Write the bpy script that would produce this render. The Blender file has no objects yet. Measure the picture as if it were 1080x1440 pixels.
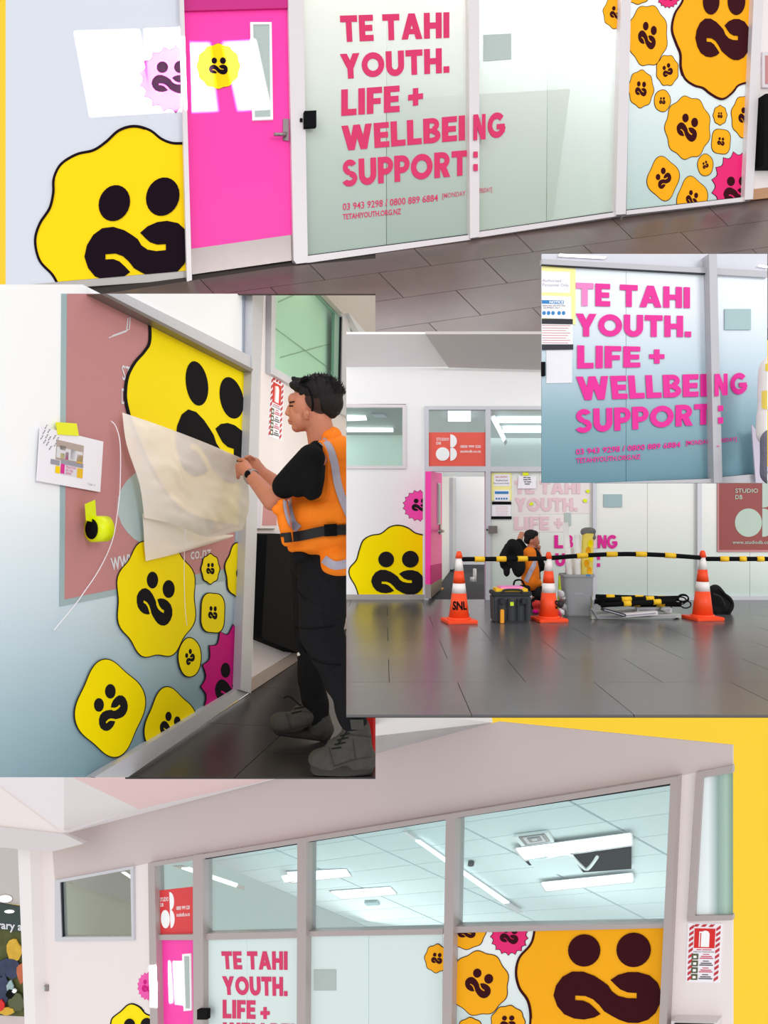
import bpy, bmesh, math, random
from mathutils import Vector, Matrix, noise
from mathutils.bvhtree import BVHTree
random.seed(7)
S = bpy.context.scene
COL = S.collection
F = 1100.0                                    # focal length in pixels of the 1080x1440 frame

# ------------------------------------------------------------------ camera, world, light, exposure
cam_d = bpy.data.cameras.new('camera'); cam = bpy.data.objects.new('camera', cam_d); COL.objects.link(cam)
cam.location = (0, 0, 0); cam.rotation_euler = (math.pi / 2, 0, 0)
cam_d.sensor_fit = 'VERTICAL'; cam_d.sensor_height = 36; cam_d.lens = 36 * F / 1440
cam_d.clip_start = .05; cam_d.clip_end = 100
S.camera = cam
w = bpy.data.worlds.new('sky'); S.world = w; w.use_nodes = True
w.node_tree.nodes['Background'].inputs[0].default_value = (.97, .985, 1, 1)
w.node_tree.nodes['Background'].inputs[1].default_value = 0.88
sd = bpy.data.lights.new('soft_sun', 'SUN'); sd.energy = .6; sd.angle = math.radians(50); sd.color = (1, .97, .93)
so = bpy.data.objects.new('soft_sun', sd); COL.objects.link(so); so.rotation_euler = (math.radians(62), 0, math.radians(-24))
def softbox(name, loc, aim, size, power, sy=None, col=(1, 1, 1)):
    d = bpy.data.lights.new(name, 'AREA'); d.energy = power; d.size = size; d.color = col
    if sy: d.shape = 'RECTANGLE'; d.size_y = sy
    o = bpy.data.objects.new(name, d); COL.objects.link(o); o.location = loc
    o.rotation_euler = (Vector(aim) - Vector(loc)).to_track_quat('-Z', 'Y').to_euler(); return o
softbox('fill_light', (5.2, -5.0, 3.4), (-1.2, 4.2, -.4), 3.0, 300)  # unseen lamp added to brighten the wall of the installer picture
softbox('fill_light', (.7, 5.6, .75), (-.75, 6.0, .1), .8, 10)  # added lamp hidden behind the work site wall, brightens the installer's far wall
S.view_settings.view_transform = 'Standard'; S.view_settings.look = 'None'
S.view_settings.exposure = 0.0; S.view_settings.gamma = 1; S.view_settings.use_curve_mapping = False

# ------------------------------------------------------------------ materials
def lin(c): c /= 255; return c / 12.92 if c <= .04045 else ((c + .055) / 1.055) ** 2.4
def rgb(c): return (lin(c[0]), lin(c[1]), lin(c[2]), 1)
MATS = {}
def mat(name, c, rough=.6, spec=.3, metal=0, var=.04, scale=30, bump=0, coat=0):
    m = bpy.data.materials.new(name); m.use_nodes = True; nt = m.node_tree; b = nt.nodes['Principled BSDF']
    b.inputs['Roughness'].default_value = rough; b.inputs['Specular IOR Level'].default_value = spec
    b.inputs['Metallic'].default_value = metal; b.inputs['Coat Weight'].default_value = coat
    tc = nt.nodes.new('ShaderNodeTexCoord'); nz = nt.nodes.new('ShaderNodeTexNoise'); nz.inputs['Scale'].default_value = scale
    nz.inputs['Detail'].default_value = 5
    nt.links.new(tc.outputs['Object'], nz.inputs['Vector'])
    mx = nt.nodes.new('ShaderNodeMix'); mx.data_type = 'RGBA'
    col = rgb(c)
    mx.inputs[6].default_value = tuple(x * (1 - var) for x in col[:3]) + (1,)
    mx.inputs[7].default_value = tuple(min(1, x * (1 + var)) for x in col[:3]) + (1,)
    nt.links.new(nz.outputs['Fac'], mx.inputs[0]); nt.links.new(mx.outputs[2], b.inputs['Base Color'])
    if bump:
        bp = nt.nodes.new('ShaderNodeBump'); bp.inputs['Strength'].default_value = bump; bp.inputs['Distance'].default_value = .01
        nt.links.new(nz.outputs['Fac'], bp.inputs['Height']); nt.links.new(bp.outputs[0], b.inputs['Normal'])
    m['base'] = c
    MATS[name] = m
    return m
def emit(name, c, s):
    m = bpy.data.materials.new(name); m.use_nodes = True; b = m.node_tree.nodes['Principled BSDF']
    b.inputs['Base Color'].default_value = rgb(c); b.inputs['Emission Color'].default_value = rgb(c); b.inputs['Emission Strength'].default_value = s
    MATS[name] = m; return m
def ramp_mat(name, stops, clear=0.0, rough=.45, axis='Z'):          # colour ramp on glass; paints reflections and backlight into the frosted panes
    m = bpy.data.materials.new(name); m.use_nodes = True; nt = m.node_tree; b = nt.nodes['Principled BSDF']
    tc = nt.nodes.new('ShaderNodeTexCoord'); sp = nt.nodes.new('ShaderNodeSeparateXYZ'); rp = nt.nodes.new('ShaderNodeValToRGB')
    nt.links.new(tc.outputs['Generated'], sp.inputs[0]); nt.links.new(sp.outputs[axis], rp.inputs[0])
    els = rp.color_ramp.elements
    while len(els) < len(stops): els.new(.5)
    for e, (p, c) in zip(els, stops): e.position = p; e.color = rgb(c)
    nt.links.new(rp.outputs[0], b.inputs['Base Color'])
    b.inputs['Roughness'].default_value = rough; b.inputs['Specular IOR Level'].default_value = .2
    if clear:
        t = nt.nodes.new('ShaderNodeBsdfTransparent'); x = nt.nodes.new('ShaderNodeMixShader'); x.inputs[0].default_value = clear
        o = nt.nodes['Material Output']
        nt.links.new(b.outputs[0], x.inputs[1]); nt.links.new(t.outputs[0], x.inputs[2]); nt.links.new(x.outputs[0], o.inputs[0])
    MATS[name] = m; return m
def glass(name, tint, gloss=.08):
    m = bpy.data.materials.new(name); m.use_nodes = True; nt = m.node_tree
    t = nt.nodes.new('ShaderNodeBsdfTransparent'); t.inputs[0].default_value = rgb(tint)
    g = nt.nodes.new('ShaderNodeBsdfGlossy'); g.inputs['Roughness'].default_value = .03
    x = nt.nodes.new('ShaderNodeMixShader'); x.inputs[0].default_value = gloss
    nt.links.new(t.outputs[0], x.inputs[1]); nt.links.new(g.outputs[0], x.inputs[2]); nt.links.new(x.outputs[0], nt.nodes['Material Output'].inputs[0])
    MATS[name] = m; return m

mat('yellow_board', (255, 211, 62), .8, .1, var=.01)
mat('wall_cool', (212, 216, 226), .7, .2, var=.015); mat('wall_white', (240, 238, 238), .7, .2, var=.012)
mat('wall_pink', (208, 194, 192), .75, .15, var=.03, scale=180); mat('wall_warm', (236, 226, 224), .7, .2, var=.015)
mat('ceiling_white', (238, 232, 232), .8, .1, var=.01); mat('ceiling_grey', (196, 188, 184), .8, .1, var=.01)
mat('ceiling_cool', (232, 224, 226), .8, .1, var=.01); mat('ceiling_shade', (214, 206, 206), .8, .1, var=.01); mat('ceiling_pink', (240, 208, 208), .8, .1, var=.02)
mat('alu', (204, 204, 210), .45, .3, metal=.1, var=.03); mat('alu_small', (182, 181, 186), .5, .2, var=.03); mat('pane_grey', (204, 204, 212), .5, .2); mat('alu_warm', (178, 166, 164), .4, .5, metal=.2, var=.03)
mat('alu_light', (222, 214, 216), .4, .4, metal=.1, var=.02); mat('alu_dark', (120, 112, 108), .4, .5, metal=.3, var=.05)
mat('seal', (26, 30, 40), .5, .3); mat('steel', (150, 140, 138), .3, .6, metal=.7, var=.08, scale=12)
mat('door_pink', (255, 62, 172), .45, .3, var=.01); mat('door_pink_dark', (200, 40, 130), .45, .3, var=.01)
mat('badge_yellow', (255, 214, 10), .5, .1, var=.01); mat('badge_amber', (248, 172, 22), .5, .1, var=.01)
mat('badge_bright', (255, 228, 0), .5, .05, var=.01)
mat('badge_dark', (26, 12, 24), .5, .04, var=.03); mat('badge_brown', (58, 14, 22), .5, .05, var=.05); mat('badge_char', (36, 34, 36), .5, .0, var=.03)
mat('badge_pink', (240, 70, 170), .35, .3, var=.02); mat('badge_magenta', (232, 20, 110), .35, .3, var=.03); mat('badge_plum', (206, 16, 126), .5, .05, var=.02)
mat('text_rose', (216, 54, 104), .45, .2, var=.04, scale=8); mat('text_magenta', (222, 38, 146), .45, .2, var=.03, scale=8); mat('text_pale', (232, 196, 204), .6, .2, var=.05)
mat('text_dim', (206, 96, 120), .5, .2); mat('text_soft', (246, 130, 190), .5, .2)
mat('white', (250, 250, 250), .5, .3, var=.01); mat('black', (20, 20, 22), .8, .05, var=.1); mat('paper', (246, 242, 248), .7, .2, var=.01)
mat('ink', (60, 60, 66), .7, .1); mat('ink_grey', (160, 156, 168), .7, .1); mat('ink_blue', (60, 130, 190), .6, .2); mat('ink_red', (206, 70, 100), .6, .2)
mat('tape_yellow', (240, 240, 20), .45, .3); mat('tape_lime', (226, 236, 0), .4, .35); mat('board_yellow', (250, 240, 160), .6, .2)
mat('sign_coral', (236, 96, 82), .45, .3, var=.02); mat('sign_red', (222, 56, 60), .45, .3, var=.02); mat('sign_brick', (146, 74, 70), .45, .3, var=.04); mat('sign_rose', (196, 136, 136), .5, .1, var=.03)
mat('sign_edge', (160, 182, 186), .4, .3); mat('sign_pale', (222, 220, 226), .5, .3); mat('sign_disc', (178, 194, 180), .5, .3); mat('sign_aqua', (182, 200, 200), .5, .3)
mat('fire_red', (218, 38, 36), .5, .3); mat('fire_stripe', (196, 52, 62), .5, .3); mat('pictogram', (88, 92, 60), .5, .3)
mat('patch', (178, 190, 186), .6, .3); mat('patch_blue', (160, 184, 186), .6, .3)
mat('carpet', (82, 84, 88), .95, .05, var=.2, scale=300)
for i, c in enumerate([(96, 81, 76), (99, 84, 79), (93, 79, 75), (97, 81, 80)]): mat('tile_brown%d' % i, c, .28, .35, var=.22, scale=6, bump=.05)
for i, c in enumerate([(82, 80, 82), (85, 83, 84), (80, 79, 81), (86, 84, 83)]): mat('tile_grey%d' % i, c, .24, .5, var=.18, scale=9, bump=.05)
for i, c in enumerate([(48, 45, 46), (50, 47, 47), (46, 43, 44), (49, 46, 45)]): mat('tile_dark%d' % i, c, .32, .4, var=.2, scale=6, bump=.05)
mat('grout', (64, 58, 56), .8, .1); mat('skirt_beige', (184, 166, 156), .6, .2); mat('skirt_brown', (186, 140, 104), .5, .3); mat('skirt_grey', (176, 170, 166), .4, .4, metal=.2)
mat('teal_wall', (224, 234, 234), .8, .1, var=.01); mat('reflection_olive', (132, 122, 92), .8, .1, var=.04); mat('olive_wall', (204, 200, 184), .8, .1, var=.04, scale=3); mat('interior_white', (240, 246, 246), .8, .1, var=.01); mat('interior_green', (236, 250, 238), .8, .1, var=.02)
mat('tile_ceiling', (236, 242, 243), .8, .1, var=.02); mat('tile_line', (178, 192, 196), .8, .1); mat('tile_warm', (244, 234, 230), .8, .1, var=.02)
mat('reveal_grey', (158, 168, 182), .5, .3); mat('reveal_green', (140, 176, 162), .5, .3)
mat('skin', (198, 128, 100), .55, .35, var=.06, scale=25); mat('lips', (176, 98, 88), .5, .3); mat('hair', (24, 20, 20), .7, .3, var=.3, scale=200, bump=.6); mat('stubble', (66, 48, 43), .8, .1, var=.1, scale=200)
mat('shirt_black', (20, 20, 22), .85, .1, var=.2, scale=60); mat('trousers', (28, 27, 30), .9, .1, var=.3, scale=40, bump=.3)
mat('vest_orange', (255, 132, 26), .65, .2, var=.05, scale=12, bump=.15); mat('reflective', (176, 170, 186), .35, .4, metal=.1, var=.08, scale=40); mat('belt', (30, 30, 32), .6, .3)
mat('boot', (72, 70, 66), .75, .2, var=.25, scale=30, bump=.3); mat('sole', (58, 56, 54), .8, .2); mat('lace', (30, 30, 30), .8, .1)
mat('cone_orange', (248, 76, 30), .45, .35, var=.03); mat('cone_white', (240, 232, 228), .4, .3); mat('plastic_grey', (148, 150, 152), .5, .35, var=.06, scale=20)
mat('case_grey', (62, 64, 68), .55, .35, var=.08); mat('case_dark', (44, 45, 48), .6, .3); mat('case_yellow', (240, 190, 30), .5, .3); mat('case_orange', (240, 160, 40), .5, .3)
mat('pink_sheet', (238, 140, 200), .5, .3); mat('bag_black', (24, 24, 26), .85, .15, var=.2, scale=80, bump=.3); mat('lime', (206, 226, 50), .5, .3)
mat('metal_scrap', (176, 176, 168), .35, .5, metal=.5, var=.15); mat('red_bag', (206, 52, 46), .6, .3); mat('cardboard', (186, 170, 150), .8, .1)
mat('roll_white', (240, 236, 232), .6, .2); mat('roll_yellow', (240, 214, 96), .5, .3, var=.08, scale=14); mat('cloth_grey', (120, 118, 116), .9, .1, var=.1, scale=60, bump=.4)
mat('cloth_lilac', (198, 190, 204), .8, .1); mat('cloth_slate', (124, 122, 136), .9, .1, var=.15, scale=160, bump=.4); mat('fern', (96, 132, 92), .8, .1)
emit('lamp', (250, 252, 255), 1.6)
ramp_mat('frost1', [(0, (176, 194, 184)), (.35, (198, 212, 202)), (.62, (228, 234, 226)), (1, (250, 248, 240))], .25)
ramp_mat('frost2', [(0, (200, 214, 202)), (.4, (222, 232, 224)), (.65, (240, 246, 242)), (1, (244, 252, 250))], .4)
ramp_mat('frost3', [(0, (184, 204, 198)), (.3, (208, 224, 222)), (.6, (238, 243, 242)), (1, (242, 244, 244))], 0)
ramp_mat('frost_worker', [(0, (120, 152, 164)), (.2, (166, 192, 202)), (.42, (216, 230, 238)), (.6, (252, 253, 254)), (1, (254, 254, 254))], 0)
ramp_mat('frost_small', [(0, (98, 136, 150)), (.3, (134, 166, 178)), (.55, (186, 204, 214)), (.8, (222, 228, 236)), (1, (232, 238, 244))], 0)
ramp_mat('frost_site', [(0, (196, 208, 202)), (.4, (222, 226, 218)), (.7, (236, 234, 228)), (1, (236, 238, 234))], 0)
ramp_mat('frost_lobby', [(0, (214, 228, 224)), (1, (218, 234, 232))], 0)
glass('clear_glass', (238, 248, 248), .06); glass('dark_glass', (226, 232, 228), .10); glass('green_glass', (240, 250, 244), .04)
glass('backing_film', (250, 238, 226), .1)
m = bpy.data.materials.new('backing_paper'); m.use_nodes = True; nt = m.node_tree; b = nt.nodes['Principled BSDF']
b.inputs['Base Color'].default_value = rgb((250, 240, 228)); b.inputs['Roughness'].default_value = .38
tr = nt.nodes.new('ShaderNodeBsdfTransparent'); x = nt.nodes.new('ShaderNodeMixShader'); x.inputs[0].default_value = .14
nt.links.new(b.outputs[0], x.inputs[1]); nt.links.new(tr.outputs[0], x.inputs[2]); nt.links.new(x.outputs[0], nt.nodes['Material Output'].inputs[0])
nz = nt.nodes.new('ShaderNodeTexNoise'); nz.inputs['Scale'].default_value = 5; tc = nt.nodes.new('ShaderNodeTexCoord'); nt.links.new(tc.outputs['Object'], nz.inputs['Vector'])
bp = nt.nodes.new('ShaderNodeBump'); bp.inputs['Strength'].default_value = .5; bp.inputs['Distance'].default_value = .03; nt.links.new(nz.outputs[0], bp.inputs['Height']); nt.links.new(bp.outputs[0], b.inputs['Normal'])
MATS['backing_paper'] = m

TMP = bpy.data.scenes.new('workshop')         # evaluates text and fused skins away from the heavy scene
def evaluated(o):
    TMP.view_layers[0].update(); dg = TMP.view_layers[0].depsgraph
    return bpy.data.meshes.new_from_object(o.evaluated_get(dg))
# ------------------------------------------------------------------ geometry helpers
def ray(x, y): return Vector(((x - 540) / F, 1, -(y - 720) / F))
def W(x, y, Y): return ray(x, y) * Y
def px(p): return (540 + F * p.x / p.y, 720 - F * p.z / p.y)
class Plane:                                   # a real surface standing in the place; n points to the viewer's side
    def __init__(s, p, n):
        s.p = Vector(p); s.n = Vector(n).normalized()
        if s.n.dot(-s.p) < 0: s.n = -s.n
    def at(s, x, y, off=0):
        r = ray(x, y); d = s.n.dot(s.p) + off
        return r * (d / s.n.dot(r))
def plane3(a, b, c): return Plane(a, (b - a).cross(c - a))

def origin_of(o):
    v = Vector((0, 0, 0))
    while o: v = v + o.location; o = o.parent
    return v
def link(name, verts, faces, m, parent=None, smooth=False, label=None):
    me = bpy.data.meshes.new(name)
    if parent is None:
        c = sum((Vector(v) for v in verts), Vector()) / max(1, len(verts))
    else: c = Vector((0, 0, 0))
    base = origin_of(parent) if parent else c
    me.from_pydata([tuple(Vector(v) - base) for v in verts], [], faces); me.update()
    me.materials.append(MATS[m])
    if smooth: me.polygons.foreach_set('use_smooth', [True] * len(me.polygons))
    o = bpy.data.objects.new(name, me); COL.objects.link(o)
    if parent: o.parent = parent
    else: o.location = c
    if label: o['label'] = label
    return o
def thing(name, label, cat, loc, group=None):
    o = bpy.data.objects.new(name, None); COL.objects.link(o); o.location = loc; o.empty_display_size = .05
    o['label'] = label; o['category'] = cat
    if group: o['group'] = group
    return o
def tag(o, label, cat, group=None):
    o['label'] = label; o['category'] = cat
    if group: o['group'] = group
    return o
def struct(o, label=None):
    o['kind'] = 'structure'
    if label: o['label'] = label
    return o
def sroot(name, loc, label=None):
    o = bpy.data.objects.new(name, None); COL.objects.link(o); o.location = loc; o['kind'] = 'structure'
    if label: o['label'] = label
    return o
def dedupe(pts):
    out = []
    for p in pts:
        if not out or (abs(p[0] - out[-1][0]) + abs(p[1] - out[-1][1])) > 1e-4: out.append(p)
    while len(out) > 1 and abs(out[0][0] - out[-1][0]) + abs(out[0][1] - out[-1][1]) < 1e-4: out.pop()
    return out
def clip(pts, cp):
    if cp is None: return pts
    ar = sum(cp[i][0] * cp[(i + 1) % len(cp)][1] - cp[(i + 1) % len(cp)][0] * cp[i][1] for i in range(len(cp)))
    sg = 1 if ar > 0 else -1
    out = list(pts)
    for i in range(len(cp)):
        a, b = cp[i], cp[(i + 1) % len(cp)]
        side = lambda p: sg * ((b[0] - a[0]) * (p[1] - a[1]) - (b[1] - a[1]) * (p[0] - a[0]))
        src, out = out, []
        for j in range(len(src)):
            p, q = src[j - 1], src[j]; sp, sq = side(p), side(q)
            if (sp >= 0) != (sq >= 0):
                t = sp / (sp - sq); out.append((p[0] + t * (q[0] - p[0]), p[1] + t * (q[1] - p[1])))
            if sq >= 0: out.append(q)
        if not out: return []
    return dedupe(out)
def slab_data(polys, pl, off, th):
    vs, fs = [], []
    for ip, pts in enumerate(polys):
        pts = dedupe(pts)
        if len(pts) < 3: continue
        ex = th * .03 * (ip % 40) if len(polys) > 1 else 0
        ar = sum(pts[i][0] * pts[(i + 1) % len(pts)][1] - pts[(i + 1) % len(pts)][0] * pts[i][1] for i in range(len(pts)))
        if ar > 0: pts = pts[::-1]                                 # faces look at the viewer's side
        n = len(pts); k = len(vs)
        fr = [pl.at(x, y, off + th + ex) for x, y in pts]
        vs += fr + [p - pl.n * (th + ex) for p in fr]
        fs.append(tuple(range(k, k + n))); fs.append(tuple(range(k + 2 * n - 1, k + n - 1, -1)))
        for i in range(n): j = (i + 1) % n; fs.append((k + i, k + n + i, k + n + j, k + j))
    return vs, fs
CNT = 0
def slab(name, pts, pl, off, th, m, parent=None, cp=None, label=None):
    polys = pts if isinstance(pts[0][0], (list, tuple)) else [pts]
    polys = [clip(p, cp) for p in polys]; polys = [p for p in polys if len(p) > 2]
    if not polys: return None
    global CNT
    if name in ('frame', 'plaster', 'transom', 'sill_rail', 'mullion', 'reveal', 'transom_underside'): CNT += 1; th += (CNT % 7) * 3e-4
    v, f = slab_data(polys, pl, off, th)
    return link(name, v, f, m, parent, label=label)
def rect(x0, y0, x1, y1): return [(x0, y0), (x1, y0), (x1, y1), (x0, y1)]
def band(p, q, w):                                             # a strip of px width w from p to q
    d = Vector((q[0] - p[0], q[1] - p[1])); n = Vector((-d.y, d.x)).normalized() * w / 2
    return [(p[0] + n.x, p[1] + n.y), (q[0] + n.x, q[1] + n.y), (q[0] - n.x, q[1] - n.y), (p[0] - n.x, p[1] - n.y)]
def qmap(q, u, v):                                             # u right, v down in 0..1; q = TL,TR,BR,BL
    a = Vector(q[0]).lerp(Vector(q[1]), u); b = Vector(q[3]).lerp(Vector(q[2]), u); r = a.lerp(b, v); return (r.x, r.y)
def sub(q, u0, v0, u1, v1): return [qmap(q, u0, v0), qmap(q, u1, v0), qmap(q, u1, v1), qmap(q, u0, v1)]
def catmull(pts, n=6, closed=False):
    out = []; N = len(pts)
    for i in range(N if closed else N - 1):
        g = (lambda k: pts[k % N]) if closed else (lambda k: pts[max(0, min(N - 1, k))])
        p0, p1, p2, p3 = g(i - 1), g(i), g(i + 1), g(i + 2)
        for s in range(n):
            t = s / n
            out.append(tuple(.5 * (2 * p1[k] + (p2[k] - p0[k]) * t + (2 * p0[k] - 5 * p1[k] + 4 * p2[k] - p3[k]) * t * t + (3 * p1[k] - p0[k] - 3 * p2[k] + p3[k]) * t ** 3) for k in range(len(p1))))
    if not closed: out.append(tuple(pts[-1]))
    return out
# tapered capsule / ellipsoid pieces, later fused to one skin
def capsule(vs, fs, a, b, ra, rb, n=14):
    a, b = Vector(a), Vector(b); d = b - a; L = d.length
    if L < 1e-6: d = Vector((0, 0, 1)); L = 1e-6
    z = d.normalized(); x = z.orthogonal().normalized(); y = z.cross(x); k = len(vs); rings = []
    for i in range(1, 5): t = -math.pi / 2 + i * math.pi / 10; rings.append((a + z * ra * math.sin(t), ra * math.cos(t)))
    rings += [(a, ra), (b, rb)]
    for i in range(1, 5): t = i * math.pi / 10; rings.append((b + z * rb * math.sin(t), rb * math.cos(t)))
    for c, r in rings:
        for j in range(n): A = 2 * math.pi * j / n; vs.append(c + x * r * math.cos(A) + y * r * math.sin(A))
    vs.append(a - z * ra); vs.append(b + z * rb); R = len(rings)
    for i in range(R - 1):
        for j in range(n): q = (j + 1) % n; fs.append((k + i * n + j, k + i * n + q, k + (i + 1) * n + q, k + (i + 1) * n + j))
    for j in range(n): q = (j + 1) % n; fs.append((k + R * n, k + q, k + j)); fs.append((k + R * n + 1, k + (R - 1) * n + j, k + (R - 1) * n + q))
def ellipsoid(vs, fs, c, r, M=None, nu=18, nv=12):
    k = len(vs); c = Vector(c); M = M or Matrix.Identity(3)
    for i in range(1, nv):
        t = math.pi * i / nv
        for j in range(nu):
            A = 2 * math.pi * j / nu; vs.append(c + M @ Vector((r[0] * math.sin(t) * math.cos(A), r[1] * math.sin(t) * math.sin(A), r[2] * math.cos(t))))
    vs.append(c + M @ Vector((0, 0, r[2]))); vs.append(c - M @ Vector((0, 0, r[2]))); T = k + (nv - 1) * nu
    for i in range(nv - 2):
        for j in range(nu): q = (j + 1) % nu; fs.append((k + i * nu + j, k + (i + 1) * nu + j, k + (i + 1) * nu + q, k + i * nu + q))
    for j in range(nu): q = (j + 1) % nu; fs.append((T, k + j, k + q)); fs.append((T + 1, k + (nv - 2) * nu + q, k + (nv - 2) * nu + j))
def normals(me):
    a = [0.0] * (3 * len(me.vertices)); me.vertices.foreach_get('normal', a); return [Vector(a[i:i + 3]) for i in range(0, len(a), 3)]
def fused(name, prims, m, parent=None, vox=.008, smooth=4, disp=0, dsc=20, clipx=None):
    """prims: ('c',a,b,ra,rb) tapered limbs and ('e',c,r[,M]) masses, grown together to one continuous surface."""
    vs, fs = [], []
    for p in prims:
        if p[0] == 'c': capsule(vs, fs, *p[1:])
        else: ellipsoid(vs, fs, *p[1:])
    o = link(name, vs, fs, m, parent, True)
    md = o.modifiers.new('r', 'REMESH'); md.mode = 'VOXEL'; md.voxel_size = vox; md.use_smooth_shade = True
    sm = o.modifiers.new('s', 'SMOOTH'); sm.iterations = smooth; sm.factor = .5
    par = o.parent; o.parent = None; TMP.collection.objects.link(o); me = evaluated(o); TMP.collection.objects.unlink(o); o.parent = par; o.modifiers.clear(); o.data = me
    if disp:
        me.update()
        for v, nn_ in zip(me.vertices, normals(me)): v.co += nn_ * disp * noise.noise(v.co * dsc)
    if clipx is not None: cut(o, clipx)
    me = o.data; me.polygons.foreach_set('use_smooth', [True] * len(me.polygons)); me.update()
    return o
def cut(o, x):                                                 # ends a piece cleanly at a picture's side edge
    bm = bmesh.new(); bm.from_mesh(o.data); base = origin_of(o)
    n = Vector((1, -(x - 540) / F, 0)).normalized()
    r = bmesh.ops.bisect_plane(bm, geom=bm.verts[:] + bm.edges[:] + bm.faces[:], plane_co=-base, plane_no=n, clear_outer=True)
    ed = [e for e in r['geom_cut'] if isinstance(e, bmesh.types.BMEdge)]
    if ed: bmesh.ops.holes_fill(bm, edges=ed, sides=0)
    bm.to_mesh(o.data); bm.free()
def bvh(o):
    base = origin_of(o); return BVHTree.FromPolygons([v.co + base for v in o.data.vertices], [tuple(p.vertices) for p in o.data.polygons])
def drape(name, q, tree, m, parent, lift=.004, nu=10, nv=10, fn=None):   # a strip of material lying on a body surface
    vs, fs, ok = [], [], {}
    for j in range(nv + 1):
        for i in range(nu + 1):
            x, y = fn(i / nu, j / nv) if fn else qmap(q, i / nu, j / nv); r = ray(x, y).normalized()
            h = tree.ray_cast(Vector((0, 0, 0)), r)
            if h[0]: ok[i, j] = len(vs); vs.append(h[0] - r * lift)
    for j in range(nv):
        for i in range(nu):
            c = [(i, j), (i, j + 1), (i + 1, j + 1), (i + 1, j)]
            if all(k in ok for k in c):
                ii = [ok[k] for k in c]
                if max((vs[a] - vs[b]).length for a in ii for b in ii) < .25: fs.append(tuple(ii))
    return link(name, vs, fs, m, parent, True) if fs else None
def tube(name, pts, r, m, parent=None, n=8, rs=None):
    pts = [Vector(p) for p in pts]; vs, fs = [], []; prev = None
    for i, p in enumerate(pts):
        d = (pts[min(i + 1, len(pts) - 1)] - pts[max(i - 1, 0)]).normalized()
        x = (prev - d * prev.dot(d)).normalized() if prev else d.orthogonal().normalized(); prev = x; y = d.cross(x); R = rs[i] if rs else r
        for j in range(n): A = 2 * math.pi * j / n; vs.append(p + x * R * math.cos(A) + y * R * math.sin(A))
    for i in range(len(pts) - 1):
        for j in range(n): q = (j + 1) % n; fs.append((i * n + j, i * n + q, (i + 1) * n + q, (i + 1) * n + j))
    fs.append(tuple(range(n - 1, -1, -1))); fs.append(tuple(range(len(vs) - n, len(vs))))
    return link(name, vs, fs, m, parent, True)
def lathe(name, c, prof, m, parent=None, n=28, smooth=True, axis=None):
    c = Vector(c); z = (axis or Vector((0, 0, 1))).normalized(); x = z.orthogonal().normalized(); y = z.cross(x); vs, fs = [], []
    for r, h in prof:
        for j in range(n): A = 2 * math.pi * j / n; vs.append(c + z * h + x * r * math.cos(A) + y * r * math.sin(A))
    for i in range(len(prof) - 1):
        for j in range(n): q = (j + 1) % n; fs.append((i * n + j, i * n + q, (i + 1) * n + q, (i + 1) * n + j))
    fs.append(tuple(range(n - 1, -1, -1))); fs.append(tuple(range(len(vs) - n, len(vs))))
    return link(name, vs, fs, m, parent, smooth)
def box(name, c, s, m, parent=None, rot=0, bev=.12, taper=1.0, tilt=None):
    bm = bmesh.new(); bmesh.ops.create_cube(bm, size=1)
    for v in bm.verts:
        k = taper if v.co.z < 0 else 1
        v.co = Vector((v.co.x * s[0] * k, v.co.y * s[1] * k, v.co.z * s[2]))
    bmesh.ops.bevel(bm, geom=bm.edges[:], offset=min(s) * bev, segments=2, affect='EDGES')
    M = Matrix.Rotation(rot, 3, 'Z')
    if tilt: M = M @ Matrix.Rotation(tilt[1], 3, tilt[0])
    vs = [Vector(c) + M @ v.co for v in bm.verts]; fs = [tuple(v.index for v in f.verts) for f in bm.faces]; bm.free()
    return link(name, vs, fs, m, parent)

# ------------------------------------------------------------------ lettering
G = {}
def L(x0, y0, x1, y1): return ('r', x0, y0, x1, y1)
t = .25
G['T'] = (.74, [L(0, 0, .74, t), L(.245, 0, .495, 1)]); G['E'] = (.62, [L(0, 0, .26, 1), L(0, 0, .62, .23), L(0, .385, .58, .615), L(0, .77, .62, 1)])
G['F'] = (.6, [L(0, 0, .26, 1), L(0, 0, .6, .23), L(0, .42, .55, .64)]); G['L'] = (.6, [L(0, 0, .26, 1), L(0, .76, .6, 1)])
G['H'] = (.78, [L(0, 0, .26, 1), L(.52, 0, .78, 1), L(.2, .38, .6, .62)]); G['I'] = (.26, [L(0, 0, .26, 1)])
G['A'] = (.92, [('d', .46, 0, .14, 1, .28), ('d', .46, 0, .78, 1, .28), L(.25, .6, .67, .8)]); G['Y'] = (.86, [('d', .15, 0, .43, .58, .3), ('d', .71, 0, .43, .58, .3), L(.3, .5, .56, 1)])
G['N'] = (.8, [L(0, 0, .25, 1), L(.55, 0, .8, 1), ('d', .15, 0, .65, 1, .3)]); G['W'] = (1.26, [('d', .14, 0, .37, 1, .27), ('d', .63, 0, .37, 1, .27), ('d', .63, 0, .89, 1, .27), ('d', 1.12, 0, .89, 1, .27)])
G['.'] = (.26, [L(0, .74, .26, 1)]); G[':'] = (.26, [L(0, .25, .26, .48), L(0, .74, .26, 1)]); G['+'] = (.56, [L(.18, .2, .38, .82), L(0, .41, .56, .61)]); G[' '] = (.26, [])
G['O'] = (1, [('a', .5, .5, .5, .5, 0, 360, .25)]); G['U'] = (.8, [L(0, 0, .26, .6), L(.54, 0, .8, .6), ('a', .4, .6, .4, .41, 0, 180, .26)])
G['P'] = (.68, [L(0, 0, .26, 1), ('a', .36, .34, .34, .34, -90, 90, .23), L(.2, 0, .37, .23), L(.2, .45, .37, .68)])
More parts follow.
